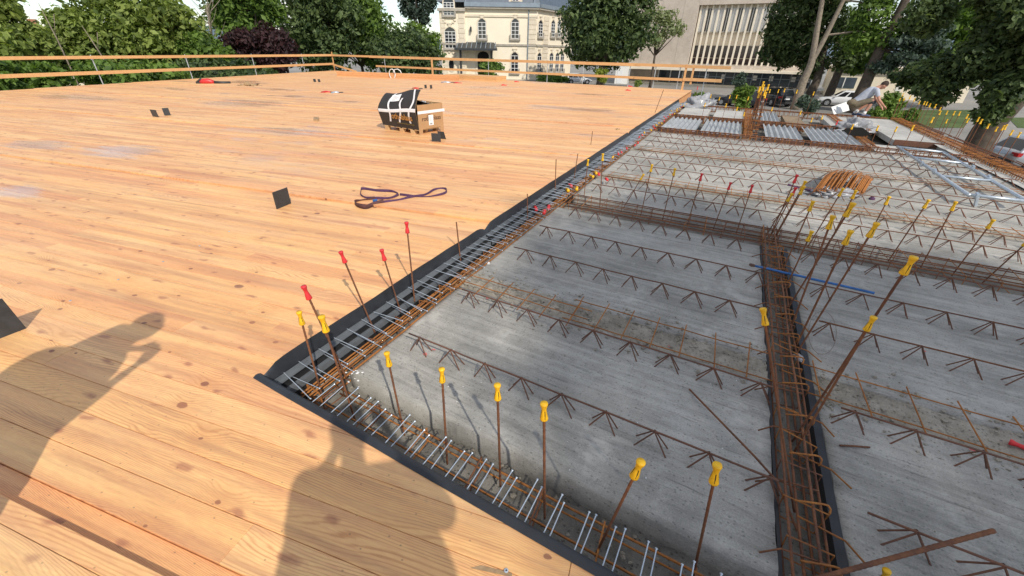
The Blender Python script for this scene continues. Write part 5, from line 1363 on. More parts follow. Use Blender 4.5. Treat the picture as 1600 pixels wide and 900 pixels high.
CROUCH = dict(pelvis=(-0.20, 0, 0.38), hip_l=(-0.17, 0.1, 0.36), hip_r=(-0.17, -0.1, 0.36), knee_l=(0.25, 0.17, 0.47), knee_r=(0.22, -0.17, 0.53),
    ank_l=(-0.08, 0.13, 0.10), ank_r=(0.12, -0.15, 0.09), toe_l=(0.09, 0.14, 0.045), toe_r=(0.28, -0.16, 0.045), chest=(0.10, 0, 0.74), neck=(0.25, 0, 0.88), head=(0.36, 0, 0.94),
    face=(0.6, 0, -0.8), crown=(0.8, 0, 0.6), sho_l=(0.20, 0.19, 0.80), sho_r=(0.20, -0.19, 0.80), elb_l=(0.33, 0.23, 0.55), elb_r=(0.35, -0.25, 0.53), wri_l=(0.52, 0.12, 0.34), wri_r=(0.56, -0.10, 0.36), sleeve=0.5, leg_len=0.82)
wk = gp(1339, 182, -0.14)
worker = person(CROUCH, 'person crouching on the far slab in grey shirt and khaki shorts, bent forward', wk, R(90 - 118), ('shirt_grey', 'shorts_khaki', 'cloth_blue'))
for s_ in (-1, 1):
    kp = MB(); limb(kp, [Vector((0.17, 0.165 * s_, 0.45)), Vector((0.25, 0.17 * s_, 0.46))], [0.066, 0.062]); kp.use('cloth_dark'); kp.mi = [0] * len(kp.f); part('knee_pad', kp, None, worker, True, True)
bg_ = MB(); bg_.ball((-0.30, -0.16, 0.42), (0.13, 0.07, 0.10), 12, 8, 0.12); part('tool_pouch', bg_, 'shorts_khaki', worker, True, True)
STAND = dict(pelvis=(0, 0, 0.93), hip_l=(0, 0.1, 0.9), hip_r=(0, -0.1, 0.9), knee_l=(0.03, 0.11, 0.49), knee_r=(0.03, -0.11, 0.49), ank_l=(0, 0.11, 0.09), ank_r=(0, -0.11, 0.09), toe_l=(0.16, 0.13, 0.045), toe_r=(0.16, -0.13, 0.045),
    chest=(0.0, 0, 1.28), neck=(0.02, 0, 1.45), head=(0.06, 0, 1.6), face=(1, 0, -0.2), crown=(0.2, 0, 1), sho_l=(0, 0.19, 1.4), sho_r=(0, -0.19, 1.4), elb_l=(0.12, 0.27, 1.14), elb_r=(0.12, -0.27, 1.14), wri_l=(0.25, 0.12, 1.38), wri_r=(0.25, -0.12, 1.38), sleeve=1.6, leg_len=1.85)
p1 = person(STAND, 'person standing on the deck where the photograph is taken, holding up a phone', (0.10, -0.40, 0.02), R(90 + 8), ('cloth_blue', 'cloth_dark', 'cloth_dark'), 0.018)
ST2 = dict(STAND); ST2.update(chest=(0.12, 0, 1.26), neck=(0.22, 0, 1.42), head=(0.30, 0, 1.56), sho_l=(0.14, 0.20, 1.38), sho_r=(0.14, -0.20, 1.38), elb_l=(-0.06, 0.36, 1.12), elb_r=(0.08, -0.34, 1.12), wri_l=(0.30, 0.14, 1.22), wri_r=(0.34, -0.10, 1.27))
p2 = person(ST2, 'person standing left of the picture, leaning forward, only the shadow shows', (-1.83, 0.42, 0.0), R(25), ('cloth_dark', 'cloth_blue', 'cloth_dark'), 0.018)
bulk = MB(); bulk.ball((-0.16, 0.02, 1.16), (0.20, 0.21, 0.30), 14, 10); part('shadow_bulk', bulk, 'cloth_blue', p2, True, True)  # unseen bulk added at the back to broaden this person's cast shadow

# ================================================================== BUILDINGS
class Face:
    """an upright wall plane: t runs along it, z is height, out points to the viewer"""
    def __init__(s, P0, hd):
        s.P0, s.hd, s.d = P0, hd, head(hd); n = head(hd - 90); s.n = n if (Vector((0, 0, 0)) - P0).dot(n) > 0 else -n
    def at(s, t, z, o=0.0): return Vector((s.P0.x, s.P0.y, 0)) + s.d * t + s.n * o + Vector((0, 0, z))
    def px(s, x, y):
        p = pv(x, y, s.P0, s.hd); return ((p - s.P0).dot(s.d), p.z)
    def block(s, mb, t0, t1, z0, z1, o0, o1, mat=None):
        if mat: mb.use(mat)
        q = [s.at(t0, z0, o0), s.at(t1, z0, o0), s.at(t1, z0, o1), s.at(t0, z0, o1)]; Z = Vector((0, 0, z1 - z0))
        mb.hexa(q, [p + Z for p in q]); return mb
    def poly(s, mb, pts, o0, o1, mat=None):
        if mat: mb.use(mat)
        mb.prism([s.at(t, z, o0) for t, z in pts], s.n * (o1 - o0)); return mb
def arch(t0, t1, z0, z1, rise, n=6):
    c = (t0 + t1) / 2; w = (t1 - t0) / 2
    return [(t0, z0), (t1, z0)] + [(c + w * math.cos(math.pi * k / n), z1 - rise + rise * math.sin(math.pi * k / n)) for k in range(n + 1)]
def french_window(root, F, t0, t1, z0, z1, rise, nx=2, ny=4, o=0.0, sill='stone_grey', key=True, surround=True):
    w = t1 - t0
    fr = MB()
    F.poly(fr, arch(t0 - 0.16, t1 + 0.16, z0 - 0.02, z1 + 0.16, rise + 0.06), o - 0.05, o + 0.07, 'stone_trim')
    wn = part('window', fr, None, root)
    g = MB(); F.poly(g, arch(t0, t1, z0, z1, rise), o + 0.0, o + 0.075, 'glass_dark'); part('pane', g, None, wn)
    m_ = MB().use('white_paint'); zt = z1 - rise * 0.9
    for k in range(nx + 1): F.block(m_, t0 + w * k / nx - 0.035, t0 + w * k / nx + 0.035, z0, zt, o + 0.06, o + 0.10)
    for k in range(ny + 1): F.block(m_, t0, t1, z0 + (zt - z0) * k / ny - 0.03, z0 + (zt - z0) * k / ny + 0.03, o + 0.062, o + 0.098)
    part('glazing_bars', m_, None, wn)
    if sill:
        s_ = MB(); F.block(s_, t0 - 0.25, t1 + 0.25, z0 - 0.28, z0 - 0.02, o - 0.05, o + 0.3, sill); F.block(s_, t0 - 0.25, t0 - 0.08, z0 - 0.02, z0 + 0.5, o, o + 0.28, sill); F.block(s_, t1 + 0.08, t1 + 0.25, z0 - 0.02, z0 + 0.5, o, o + 0.28, sill); part('sill', s_, None, wn)
    if key:
        kk = MB(); F.block(kk, (t0 + t1) / 2 - 0.22, (t0 + t1) / 2 + 0.22, z1 + 0.05, z1 + 0.55, o, o + 0.16, 'stone_trim'); F.block(kk, (t0 + t1) / 2 - 0.35, (t0 + t1) / 2 + 0.35, z1 + 0.42, z1 + 0.56, o, o + 0.2, 'stone_trim'); part('keystone', kk, None, wn)
def quoins(root, F, t0, t1, z0, z1, o=0.0, h_=0.62):
    z = z0; k = 0
    while z < z1 - 0.1:
        q = MB(); e = 0.18 if k % 2 else 0.0; F.block(q, t0 + e * 0.5, t1 - e * 0.5, z + 0.03, min(z + h_ - 0.03, z1), o - 0.02, o + 0.07, 'stone_trim'); part('quoin', q, None, root); z += h_; k += 1
FM = Face(Vector((0, 73, 0)), 90)
ms = thing('mansion', 'cream stately mansion with slate roof, arched windows and iron porch canopy', 'building', (-3, 76, GZ))
tL = FM.px(690, 60)[0]; tP = FM.px(728, 60)[0]; tR = FM.px(838, 60)[0]; zC = FM.px(780, 14)[1]; zSt = FM.px(780, 70)[1]
w = MB(); FM.block(w, tL, tR, GZ, zC, -14, 0.0, 'plaster'); part('wall', w, None, ms)
w = MB(); FM.block(w, tL - 0.1, tP, GZ, zC + 0.01, -0.5, 0.45, 'plaster'); part('wall', w, None, ms)
c = MB()
FM.block(c, tP, tR + 0.1, zC - 1.0, zC - 0.72, 0, 0.14, 'stone_trim'); FM.block(c, tP, tR + 0.2, zC - 0.02, zC + 0.22, -0.2, 0.5, 'stone_grey'); FM.block(c, tP, tR + 0.3, zC + 0.22, zC + 0.75, -0.2, 0.62, 'zinc')
FM.block(c, tL - 0.3, tP + 0.1, zC - 0.4, zC - 0.05, 0.3, 0.75, 'stone_grey'); part('cornice', c, None, ms)
c = MB(); FM.block(c, tP, tR, zSt - 0.14, zSt + 0.12, 0, 0.16, 'stone_grey'); FM.block(c, tL - 0.15, tP + 0.05, zSt - 0.1, zSt + 0.16, 0.42, 0.6, 'stone_grey'); part('string_course', c, None, ms)
rf = MB().use('slate'); a = [FM.at(tL - 0.2, zC + 0.75, 0.5), FM.at(tR + 0.3, zC + 0.75, 0.5), FM.at(tR + 0.3, zC + 0.75, -14), FM.at(tL - 0.2, zC + 0.75, -14)]
rf.hexa(a, [FM.at(tL + 1.0, zC + 5.5, -1.3), FM.at(tR - 1.2, zC + 5.5, -1.3), FM.at(tR - 1.2, zC + 5.5, -12), FM.at(tL + 1.0, zC + 5.5, -12)]); roof_o = part('roof', rf, None, ms)
for x in (728, 838 - 3): 
    t = FM.px(x, 5)[0]; q = MB(); FM.block(q, t - 0.1, t + 0.1, zC + 0.7, zC + 3, 0.0, 0.55, 'zinc'); part('roof_rib', q, None, roof_o)
dm = MB(); t0, z0 = FM.px(795, 6); t1, _ = FM.px(816, 6); FM.block(dm, t0, t1, z0, z0 + 3.2, -1.5, 0.45, 'stone_trim'); part('dormer', dm, None, roof_o)
french_window(ms, FM, FM.px(801, 5)[0], FM.px(810, 5)[0], z0 + 0.3, z0 + 2.6, 0.2, 2, 4, 0.46, None, False)
for x in (695, 700):
    pass
qL = FM.px(683, 60)[0]
quoins(ms, FM, tL - 0.08, tL + 0.85, GZ + 0.4, zC - 0.4, 0.45); quoins(ms, FM, tP - 1.05, tP - 0.05, GZ + 0.4, zC - 0.4, 0.45); quoins(ms, FM, tR - 1.35, tR - 0.02, GZ + 0.4, zC - 1.0, 0.0)
def pw(x0, y0, x1, y1, rise, nx, ny, o=0.0, **kw):
    t0, za = FM.px(x0, y1); t1, zb = FM.px(x1, y0); french_window(ms, FM, t0, t1, FM.px((x0 + x1) / 2, y1)[1], FM.px((x0 + x1) / 2, y0)[1], rise, nx, ny, o, **kw)
pw(747.5, 29.5, 759, 60, 0.5, 2, 4); pw(799, 29.5, 811, 60, 0.5, 2, 4); pw(798.5, 82, 810, 113, 0.5, 2, 4)
pw(697, 43, 712, 75, 0.6, 3, 5, 0.46); pw(694.5, -6, 709, 24, 0.9, 3, 5, 0.46)
dr = MB(); t0, z1 = FM.px(746, 80); t1, _ = FM.px(764, 80); FM.poly(dr, arch(t0 - 0.35, t1 + 0.35, GZ, z1 + 0.4, 0.8), -0.02, 0.1, 'stone_trim'); FM.poly(dr, arch(t0, t1, GZ, z1, 0.6), 0.0, 0.112, 'opening_dark'); part('door', dr, None, ms)
ov = MB(); t0, z0 = FM.px(706, 101); FM.poly(ov, [(t0 + 0.62 * math.cos(k * 0.4488), z0 + 1.0 * math.sin(k * 0.4488)) for k in range(14)], 0.44, 0.54, 'stone_trim'); FM.poly(ov, [(t0 + 0.4 * math.cos(k * 0.4488), z0 + 0.78 * math.sin(k * 0.4488)) for k in range(14)], 0.44, 0.55, 'glass_dark'); part('oval_window', ov, None, ms)
for x, y in ((703, 86), (702, 32)):
    o1 = MB(); t0, z0 = FM.px(x, y)
    for k in range(9): o1.ball(FM.at(t0 + 0.85 * math.cos(k * 0.785), z0 + 0.38 * math.sin(k * 0.785) * (1 if k < 8 else 0), 0.48), (0.22, 0.1, 0.17), 8, 5, 0.2)
    part('carved_ornament', o1, 'stone_trim', ms, True)
# iron porch canopy
cn = MB(); t0, zb = FM.px(713, 74); t1, _ = FM.px(778, 74); zt = FM.px(745, 69)[1]
cn.use('iron'); cn.hexa([FM.at(t0, zb - 0.35, 2.6), FM.at(t1, zb - 0.35, 2.6), FM.at(t1 - 0.6, zb + 0.1, 0.1), FM.at(t0 + 0.6, zb + 0.1, 0.1)], [FM.at(t0, zb - 0.1, 2.6), FM.at(t1, zb - 0.1, 2.6), FM.at(t1 - 0.6, zt + 0.25, 0.1), FM.at(t0 + 0.6, zt + 0.25, 0.1)])
cp = part('porch_canopy', cn, None, ms)
for k in range(9): q = MB().use('zinc'); t = t0 + (t1 - t0) * (k + 0.5) / 9; q.tube([FM.at(t, zb - 0.06, 2.58), FM.at(t, zt + 0.29, 0.15)], 0.06, 5); part('glazing_rib', q, None, cp)
for x in (722, 769): q = MB().use('iron'); t = FM.px(x, 100)[0]; q.tube([FM.at(t, GZ, 1.6), FM.at(t, zb - 0.2, 1.6)], 0.17, 8); q.tube([FM.at(t, zb - 1.6, 1.6), FM.at(t, zb - 0.3, 2.4)], 0.07, 6); part('porch_post', q, None, ms)
q = MB().use('zinc'); t = FM.px(825, 60)[0]; q.tube([FM.at(t, GZ, 0.12), FM.at(t, zC, 0.12)], 0.08, 8); part('downpipe', q, None, ms)
q = MB(); FM.block(q, tL - 0.2, tR + 0.2, GZ, GZ + 0.5, -0.1, 0.5, 'stone_grey'); part('plinth', q, None, ms)
q = MB().use('iron'); t0, z0 = FM.px(736, 46); q.box(FM.at(t0, z0, 0.35), (0.25, 0.35, 0.6)); q.tube([FM.at(t0, z0 + 0.3, 0.02), FM.at(t0, z0 + 0.45, 0.35)], 0.04, 5); part('wall_lantern', q, None, ms)
# receding side wing
K = FM.at(tR, zC, 0); dR_ = ray(897, 24.5); tt = (zC - CAM_H) / dR_.z; K2 = Vector((0, 0, CAM_H)) + dR_ * tt
hw = math.degrees(math.atan2(K2.x - K.x, K2.y - K.y)); FW2 = Face(Vector((K.x, K.y, 0)), hw); Lw = min(26.0, (Vector((K2.x, K2.y, 0)) - Vector((K.x, K.y, 0))).length)
q = MB(); FW2.block(q, 0.02, Lw, GZ, zC, -3, 0.0, 'plaster'); part('wing_wall', q, None, ms)
q = MB(); FW2.block(q, 0, Lw, zC - 0.02, zC + 0.22, -0.2, 0.5, 'stone_grey'); FW2.block(q, 0, Lw, zC + 0.22, zC + 0.7, -0.2, 0.6, 'zinc'); FW2.block(q, 0, Lw, zSt - 0.14, zSt + 0.12, 0, 0.16, 'stone_grey'); part('wing_cornice', q, None, ms)
q = MB().use('slate'); q.hexa([FW2.at(0, zC + 0.7, 0.4), FW2.at(Lw, zC + 0.7, 0.4), FW2.at(Lw, zC + 0.7, -6), FW2.at(0, zC + 0.7, -6)], [FW2.at(1, zC + 5, -1.2), FW2.at(Lw - 1, zC + 5, -1.2), FW2.at(Lw - 1, zC + 5, -6), FW2.at(1, zC + 5, -6)]); part('wing_roof', q, None, roof_o)
for x in (844, 863.5, 873, 881):
    t = FW2.px(x, 45)[0]
    if 0.8 < t < Lw - 0.8:
        french_window(ms, FW2, t - 0.65, t + 0.65, FW2.px(x, 57)[1], FW2.px(x, 32)[1], 0.5, 2, 4); french_window(ms, FW2, t - 0.65, t + 0.65, FW2.px(x, 112)[1], FW2.px(x, 83)[1], 0.5, 2, 4)
t = FW2.px(853, 45)[0]; quoins(ms, FW2, t - 0.9, t + 0.9, GZ + 0.4, zC - 0.6, 0.02)

# modern concrete block
FB = Face(gp(1100, 136, GZ), 119)
mo = thing('office_block', 'beige concrete office block with slanting window fins and glazed ground floor', 'building', FB.at(8, GZ, -8))
bt = FB.px
tA, tJ, tE = bt(985, 60)[0], bt(1083, 60)[0], bt(1292, 60)[0]
zW1t, zW1b, zW2t, zW2b = bt(1094, 13)[1], bt(1091, 49)[1], bt(1086, 71)[1], bt(1078, 99)[1]
zCt, zCb = bt(1100, 102)[1], bt(1100, 108)[1]; ZT = 16.0
q = MB(); FB.block(q, tA, tJ - 0.05, zCb, ZT, -14, 0.0, 'concrete_wall'); part('blank_wall', q, None, mo)
q = MB(); FB.block(q, tJ - 0.05, tE, zW1t + 0.4, ZT, -14, 0.004, 'concrete_wall'); part('parapet_wall', q, None, mo)
q = MB(); FB.block(q, tJ - 0.05, tE, zCb, zW1t + 0.4, -14, -0.9, 'fin_paint'); part('window_wall', q, None, mo)
q = MB(); FB.block(q, tJ - 0.05, tE, zCb - 0.01, zW2b - 0.12, -0.9, -0.35, 'concrete_wall'); FB.block(q, tA - 1.0, tE + 0.3, zCb - 0.25, zCb + 0.08, -1.5, 0.9, 'fin_paint'); part('canopy', q, None, mo)
for k in range(9): 
    if k in (2, 4, 7): q = MB(); t = tA + (tJ - tA) * k / 9; FB.block(q, t - 0.02, t + 0.02, zCb, ZT, 0.0, 0.012, 'stone_grey'); part('wall_joint', q, None, mo)
tf0, tf1 = bt(1076, 99)[0], bt(1197.5, 103)[0]; st = (tf1 - tf0) / 13; k = 0; t = tf0 + 0.15; blinds = [1, 0, 1, 1, 0, 1, 0, 1, 0, 1, 1, 0, 1, 0, 1, 1, 0, 1, 0, 1]
while t < tE - st:
    f_ = MB(); FB.block(f_, t - 0.12, t + 0.12, zW2b - 0.15, zW1t + 0.38, -0.9, -0.42, 'fin_paint'); part('fin', f_, None, mo)
    g = MB(); FB.block(g, t + 0.12, t + st - 0.12, zW2b, zW2t, -0.92, -0.86, 'glass_brown'); wn = part('window', g, None, mo)
    g = MB(); FB.block(g, t + 0.12, t + st - 0.12, zW2b + (zW2t - zW2b) * 0.33 - 0.05, zW2b + (zW2t - zW2b) * 0.33 + 0.05, -0.9, -0.82, 'stone_grey'); part('transom', g, None, wn)
    g = MB(); FB.block(g, t + 0.12, t + st - 0.12, zW1b, zW1t, -0.92, -0.86, 'blind_white' if blinds[k % 20] else 'glass_brown'); wn = part('window', g, None, mo)
    g = MB(); m_ = t + st / 2; FB.block(g, m_ - 0.04, m_ + 0.04, zW1b, zW1t, -0.9, -0.8, 'white_paint'); FB.block(g, t + 0.12, t + st - 0.12, zW1b - 0.14, zW1b, -0.9, -0.55, 'stone_grey'); part('frame', g, None, wn)
    t += st; k += 1
tG = bt(1075, 125)[0]
q = MB(); FB.block(q, tG, tE, GZ + 0.35, zCb - 0.25, -2.2, -1.9, 'glass_blue'); gl_ = part('ground_glazing', q, None, mo)
k = 0; t = tG
while t < tE:
    q = MB(); FB.block(q, t - 0.05, t + 0.05, GZ + 0.35, zCb - 0.25, -1.9, -1.78, 'zinc'); part('mullion', q, None, gl_); t += 1.25; k += 1
q = MB(); FB.block(q, tG, tE, GZ + 1.35, GZ + 1.43, -1.9, -1.8, 'zinc'); part('rail', q, None, gl_)
q = MB(); FB.block(q, tA, tE, GZ, GZ + 0.35, -2.4, -0.6, 'stone_trim'); part('base_step', q, None, mo)
for k in range(7):
    q = MB(); t = tG + 2 + k * 2.3 + random.uniform(-0.5, 0.5); FB.block(q, t, t + 0.55, GZ + 1.1, GZ + 1.75, -1.9, -1.86, 'paper'); part('posted_notice', q, None, gl_)
q = MB(); FB.block(q, tA, tG, GZ, zCb - 0.25, -3.2, -2.6, 'concrete_wall'); part('recessed_wall', q, None, mo)
t0, t1 = bt(1023, 120)[0], bt(1062, 120)[0]; q = MB(); FB.block(q, t0, t1, GZ + 0.35, GZ + 2.4, -2.6, -2.5, 'glass_blue'); FB.block(q, t0 - 0.1, t1 + 0.1, GZ + 2.4, GZ + 2.6, -2.6, -1.6, 'white_paint')
for t in (t0, (t0 + t1) / 2, t1): FB.block(q, t - 0.08, t + 0.08, GZ + 0.35, GZ + 2.4, -2.5, -2.4, 'white_paint')
part('entrance', q, None, mo)
for x in (985, 1000): pass
q = MB(); FB.block(q, tA - 1, tA - 0.4, GZ, zCb - 0.2, -1.2, 0.4, 'stone_grey'); part('pier', q, None, mo)
# white site hut beside the lime tree, low beige wall and outbuilding at right
FH = Face(gp(970, 131, GZ), 108)
ht = thing('site_hut', 'white site hut standing between the lime tree and the office block', 'hut', FH.at(0, GZ, -1))
t0, t1, zt = FH.px(961, 120)[0], FH.px(980.5, 120)[0], FH.px(970, 102)[1]
q = MB(); FH.block(q, t0, t1, GZ, zt, -2.5, 0, 'white_paint'); part('wall', q, None, ht); q = MB(); FH.block(q, t0 - 0.1, t1 + 0.1, zt, zt + 0.12, -2.6, 0.1, 'zinc'); part('roof', q, None, ht)
q = MB(); FH.block(q, t0 + 0.3, t0 + 1.1, GZ + 0.1, GZ + 2.0, 0, 0.03, 'blind_white'); part('door', q, None, ht)
FL_ = Face(gp(1330, 152, GZ), 119)
ob = thing('outbuilding', 'low beige outbuilding with flat roof behind the right trees', 'building', FL_.at(4, GZ, -3))
t0, t1 = FL_.px(1296, 130)[0], FL_.px(1520, 130)[0]; zt = FL_.px(1330, 108)[1]
q = MB(); FL_.block(q, t0, t1, GZ, zt, -8, 0, 'plaster'); part('wall', q, None, ob); q = MB(); FL_.block(q, t0 - 0.4, t1 + 0.4, zt, zt + 0.3, -8.4, 0.5, 'stone_trim'); part('roof_slab', q, None, ob)
ta, za = FL_.px(1398, 142); tb, zb = FL_.px(1415, 125); q = MB(); FL_.block(q, ta, tb, za, zb, 0, 0.05, 'white_paint'); part('garage_door', q, None, ob)
q = MB(); ta = FL_.px(1302, 125)[0]; FL_.block(q, ta, ta + 2.4, GZ + 1.0, GZ + 2.2, 0, 0.06, 'glass_blue'); FL_.block(q, ta + 1.15, ta + 1.25, GZ + 1.0, GZ + 2.2, 0.05, 0.1, 'white_paint'); part('window', q, None, ob)
# houses glimpsed behind the left trees
for k, (x, y0, dist, wd, lab) in enumerate(((62, 66, 66, 8, 'brown tiled house roof glimpsed through the left bushes'), (30, 60, 78, 5, 'reddish tiled house glimpsed at the far left edge'))):
    d = ray(x, 80); d.z = 0; d.normalize(); c = d * dist; hs = thing('house', lab, 'house', (c.x, c.y, GZ)); hz = above(c, x, y0).z
    F_ = Face(Vector((c.x, c.y, 0)), 60); q = MB(); F_.block(q, -wd / 2, wd / 2, GZ, hz - 1.2, -7, 0, 'stone_trim'); part('wall', q, None, hs)
    q = MB().use('roof_tile'); q.hexa([F_.at(-wd / 2 - 0.4, hz - 1.2, 0.5), F_.at(wd / 2 + 0.4, hz - 1.2, 0.5), F_.at(wd / 2 + 0.4, hz - 1.2, -7.5), F_.at(-wd / 2 - 0.4, hz - 1.2, -7.5)], [F_.at(-wd / 2 + 0.3, hz + 1.3, -3.3), F_.at(wd / 2 - 0.3, hz + 1.3, -3.3), F_.at(wd / 2 - 0.3, hz + 1.3, -3.7), F_.at(-wd / 2 + 0.3, hz + 1.3, -3.7)]); rr = part('roof', q, None, hs)
    q = MB(); F_.block(q, 1, 1.7, hz, hz + 2, -4, -3.3, 'roof_tile'); part('chimney', q, None, rr)
    q = MB(); F_.block(q, -1.5, -0.5, GZ + 1, GZ + 2.3, 0, 0.05, 'glass_dark'); part('window', q, None, hs)

# ================================================================== CARS
def car(label, pos, hd, paint, kind='hatch'):
    root = thing('parked_car', label, 'car', pos, R(90 - hd))
    Hh = 1.46 if kind != 'suv' else 1.68; w = 0.88 if kind != 'suv' else 0.92; L = 2.15 if kind == 'hatch' else 2.3
    def loft(mb, secs, n_caps=True):
        n = len(secs[0]); vs = [p for s_ in secs for p in s_]; fs = []
        for i in range(len(secs) - 1):
            for k in range(n): a, b = i * n + k, i * n + (k + 1) % n; fs.append((a, b, b + n, a + n))
        fs.append(tuple(range(n - 1, -1, -1))); fs.append(tuple(range((len(secs) - 1) * n, len(secs) * n))); mb.add(vs, fs)
    lo = 0.25 if kind != 'suv' else 0.32; bl = 0.92 if kind != 'suv' else 1.05
    prof = [(-L, 0.42, bl - 0.12, 0.78), (-L + 0.12, lo, bl + 0.02, 0.95), (-1.2, lo, bl + 0.04, 1.0), (0, lo, bl, 1.0), (0.9, lo, bl - 0.06, 1.0), (1.5, lo, bl - 0.14, 0.97), (L - 0.15, lo + 0.04, bl - 0.26, 0.88), (L, 0.42, bl - 0.4, 0.72)]
    secs = []
    for x, z0, z1, k in prof:
        ww = w * k; secs.append([Vector(p) for p in ((x, -ww * 0.9, z0), (x, -ww, z0 + 0.18), (x, -ww, z1 - 0.18), (x, -ww * 0.92, z1 - 0.02), (x, -ww * 0.5, z1 + 0.02), (x, ww * 0.5, z1 + 0.02), (x, ww * 0.92, z1 - 0.02), (x, ww, z1 - 0.18), (x, ww, z0 + 0.18), (x, ww * 0.9, z0))])
    mb = MB().use(paint); loft(mb, secs); part('body', mb, None, root, True, True)
    r0, r1 = -L + 0.1, 0.95; t0, t1 = -L + (0.55 if kind != 'suv' else 0.35), 0.15
    def cab(x, z, k): ww = w * k; return [Vector((x, -ww, z)), Vector((x, ww, z))]
    wb, wt_ = w * 0.9, w * 0.66
    B0, B1 = [Vector((r0, -wb, bl - 0.03)), Vector((r1, -wb, bl - 0.05)), Vector((r1, wb, bl - 0.05)), Vector((r0, wb, bl - 0.03))], [Vector((t0, -wt_, Hh - 0.05)), Vector((t1, -wt_, Hh - 0.04)), Vector((t1, wt_, Hh - 0.04)), Vector((t0, wt_, Hh - 0.05))]
    mb = MB().use(paint); mb.hexa(B0, B1); mb.hexa(B1, [p + Vector((0.15 * (1 if p.x < -0.5 else -1), -0.12 * (1 if p.y > 0 else -1), 0.07)) for p in B1]); part('cabin', mb, None, root, False, True)
    def glass_quad(a, b, c, d, nrm, name, sx=0.06, sz=0.1, f0=0.0, f1=1.0):
        lerp2 = lambda u, v: (a.lerp(b, u)).lerp(d.lerp(c, u), v)
        q = [lerp2(f0 + sx * (1 if f0 == 0 else .4), sz), lerp2(f1 - sx * (1 if f1 == 1 else .4), sz), lerp2(f1 - sx * (1.3 if f1 == 1 else .4), 1 - sz), lerp2(f0 + sx * (1.3 if f0 == 0 else .4), 1 - sz)]
        m_ = MB().use('glass_car'); m_.prism([p + nrm * 0.004 for p in q], nrm * 0.008); part(name, m_, None, root, False, True)
    for s_, i in ((-1, 0), (1, 3)):
        a, b, c, d = (B0[0], B0[1], B1[1], B1[0]) if s_ < 0 else (B0[3], B0[2], B1[2], B1[3]); nn = Vector((0, s_ * 0.9, 0.4)).normalized()
        glass_quad(a, b, c, d, nn, 'side_window', 0.07, 0.12, 0.0, 0.34); glass_quad(a, b, c, d, nn, 'side_window', 0.07, 0.12, 0.34, 0.66); glass_quad(a, b, c, d, nn, 'side_window', 0.07, 0.12, 0.66, 1.0)
    glass_quad(B0[3], B0[0], B1[0], B1[3], Vector((-0.8, 0, 0.5)).normalized(), 'rear_window'); glass_quad(B0[1], B0[2], B1[2], B1[1], Vector((0.6, 0, 0.8)).normalized(), 'windscreen')
    for x in (-1.32, 1.32):
        for s_ in (-1, 1):
            y = s_ * (w - 0.09); rot = Matrix.Rotation(math.pi / 2, 3, 'X'); wh = 0.32 if kind != 'suv' else 0.36
            m_ = MB().use('tyre'); m_.lathe([(wh - 0.04, -0.11), (wh, -0.08), (wh, 0.08), (wh - 0.04, 0.11)], (x, y, wh), 18, rot); tw = part('wheel', m_, None, root, True, True)
            m_ = MB().use('rim'); m_.lathe([(wh * 0.62, -0.118), (wh * 0.62, 0.118)], (x, y, wh), 14, rot); part('rim', m_, None, tw, False, True)
            m_ = MB().use('tyre')
            for k in range(5): a = k * 1.2566; m_.box((x + 0.13 * math.cos(a), y + s_ * 0.119, wh + 0.13 * math.sin(a)), (0.07, 0.006, 0.05)); 
            part('rim_gap', m_, None, tw, False, True)
            m_ = MB().use('tyre'); m_.lathe([(wh + 0.06, -0.1), (wh + 0.06, 0.095)], (x, y, wh + 0.02), 18, rot); part('wheel_arch', m_, None, root, False, True)
    for s_ in (-1, 1):
        m_ = MB().use('lamp_red'); m_.box((-L + 0.1, s_ * w * 0.76, bl - 0.14), (0.2, 0.34, 0.16)); part('tail_lamp', m_, None, root, False, True)
        m_ = MB().use('lamp_clear'); m_.box((L - 0.12, s_ * w * 0.66, bl - 0.42), (0.18, 0.34, 0.13)); part('headlight', m_, None, root, False, True)
        m_ = MB().use(paint); m_.ball((0.72, s_ * (w + 0.07), bl + 0.06), (0.08, 0.11, 0.07), 8, 6); part('mirror', m_, None, root, True, True)
    m_ = MB().use('paper'); m_.box((-L - 0.012, 0, bl - 0.28), (0.02, 0.5, 0.11)); part('number_plate', m_, None, root, False, True)
    m_ = MB().use('tool_black'); m_.box((-L + 0.02, 0, 0.45), (0.12, 1.5, 0.16)); m_.box((L - 0.03, 0, 0.42), (0.12, 1.4, 0.16)); part('bumper_trim', m_, None, root, False, True)
    return root
car('dark blue estate car parked beyond the far slab edge, left of the black one', gp(1152, 166, GZ), -38, 'paint_navy', 'estate')
car('black off-roader seen from behind, parked right of the blue estate', gp(1205, 164, GZ), -2, 'paint_black', 'suv')
car('white car parked behind the worker and the tree trunks', gp(1312, 166, GZ), -62, 'paint_white', 'hatch')
car('silver hatchback parked at the right picture edge beside the big tree', gp(1556, 263, GZ) + head(96) * 1.95, 96, 'paint_silver', 'hatch')
car('white car parked before the office block behind the lime tree', gp(902, 131, GZ), 80, 'paint_white', 'hatch')
# covered white garden tables between the trunks
for k, (x, y) in enumerate(((1287, 146), (1309, 148))):
    g = gp(x, y, GZ); tb = thing('covered_table', 'white covered garden table on the grass, %s of the pair' % ('left' if k == 0 else 'right'), 'table', g, group='white garden tables')
    part('cloth', crumple(g + Vector((0, 0, 0.35)), 1.1, 0.8, 0.5, 31 + k, 'white_paint', 18, 8, 0.25), None, tb, True)
    for sx in (-1, 1): m_ = MB().use('white_paint'); m_.tube([g + Vector((0.6 * sx, 0, 0)), g + Vector((0.5 * sx, 0, 0.6))], 0.04, 6); part('leg', m_, None, tb)

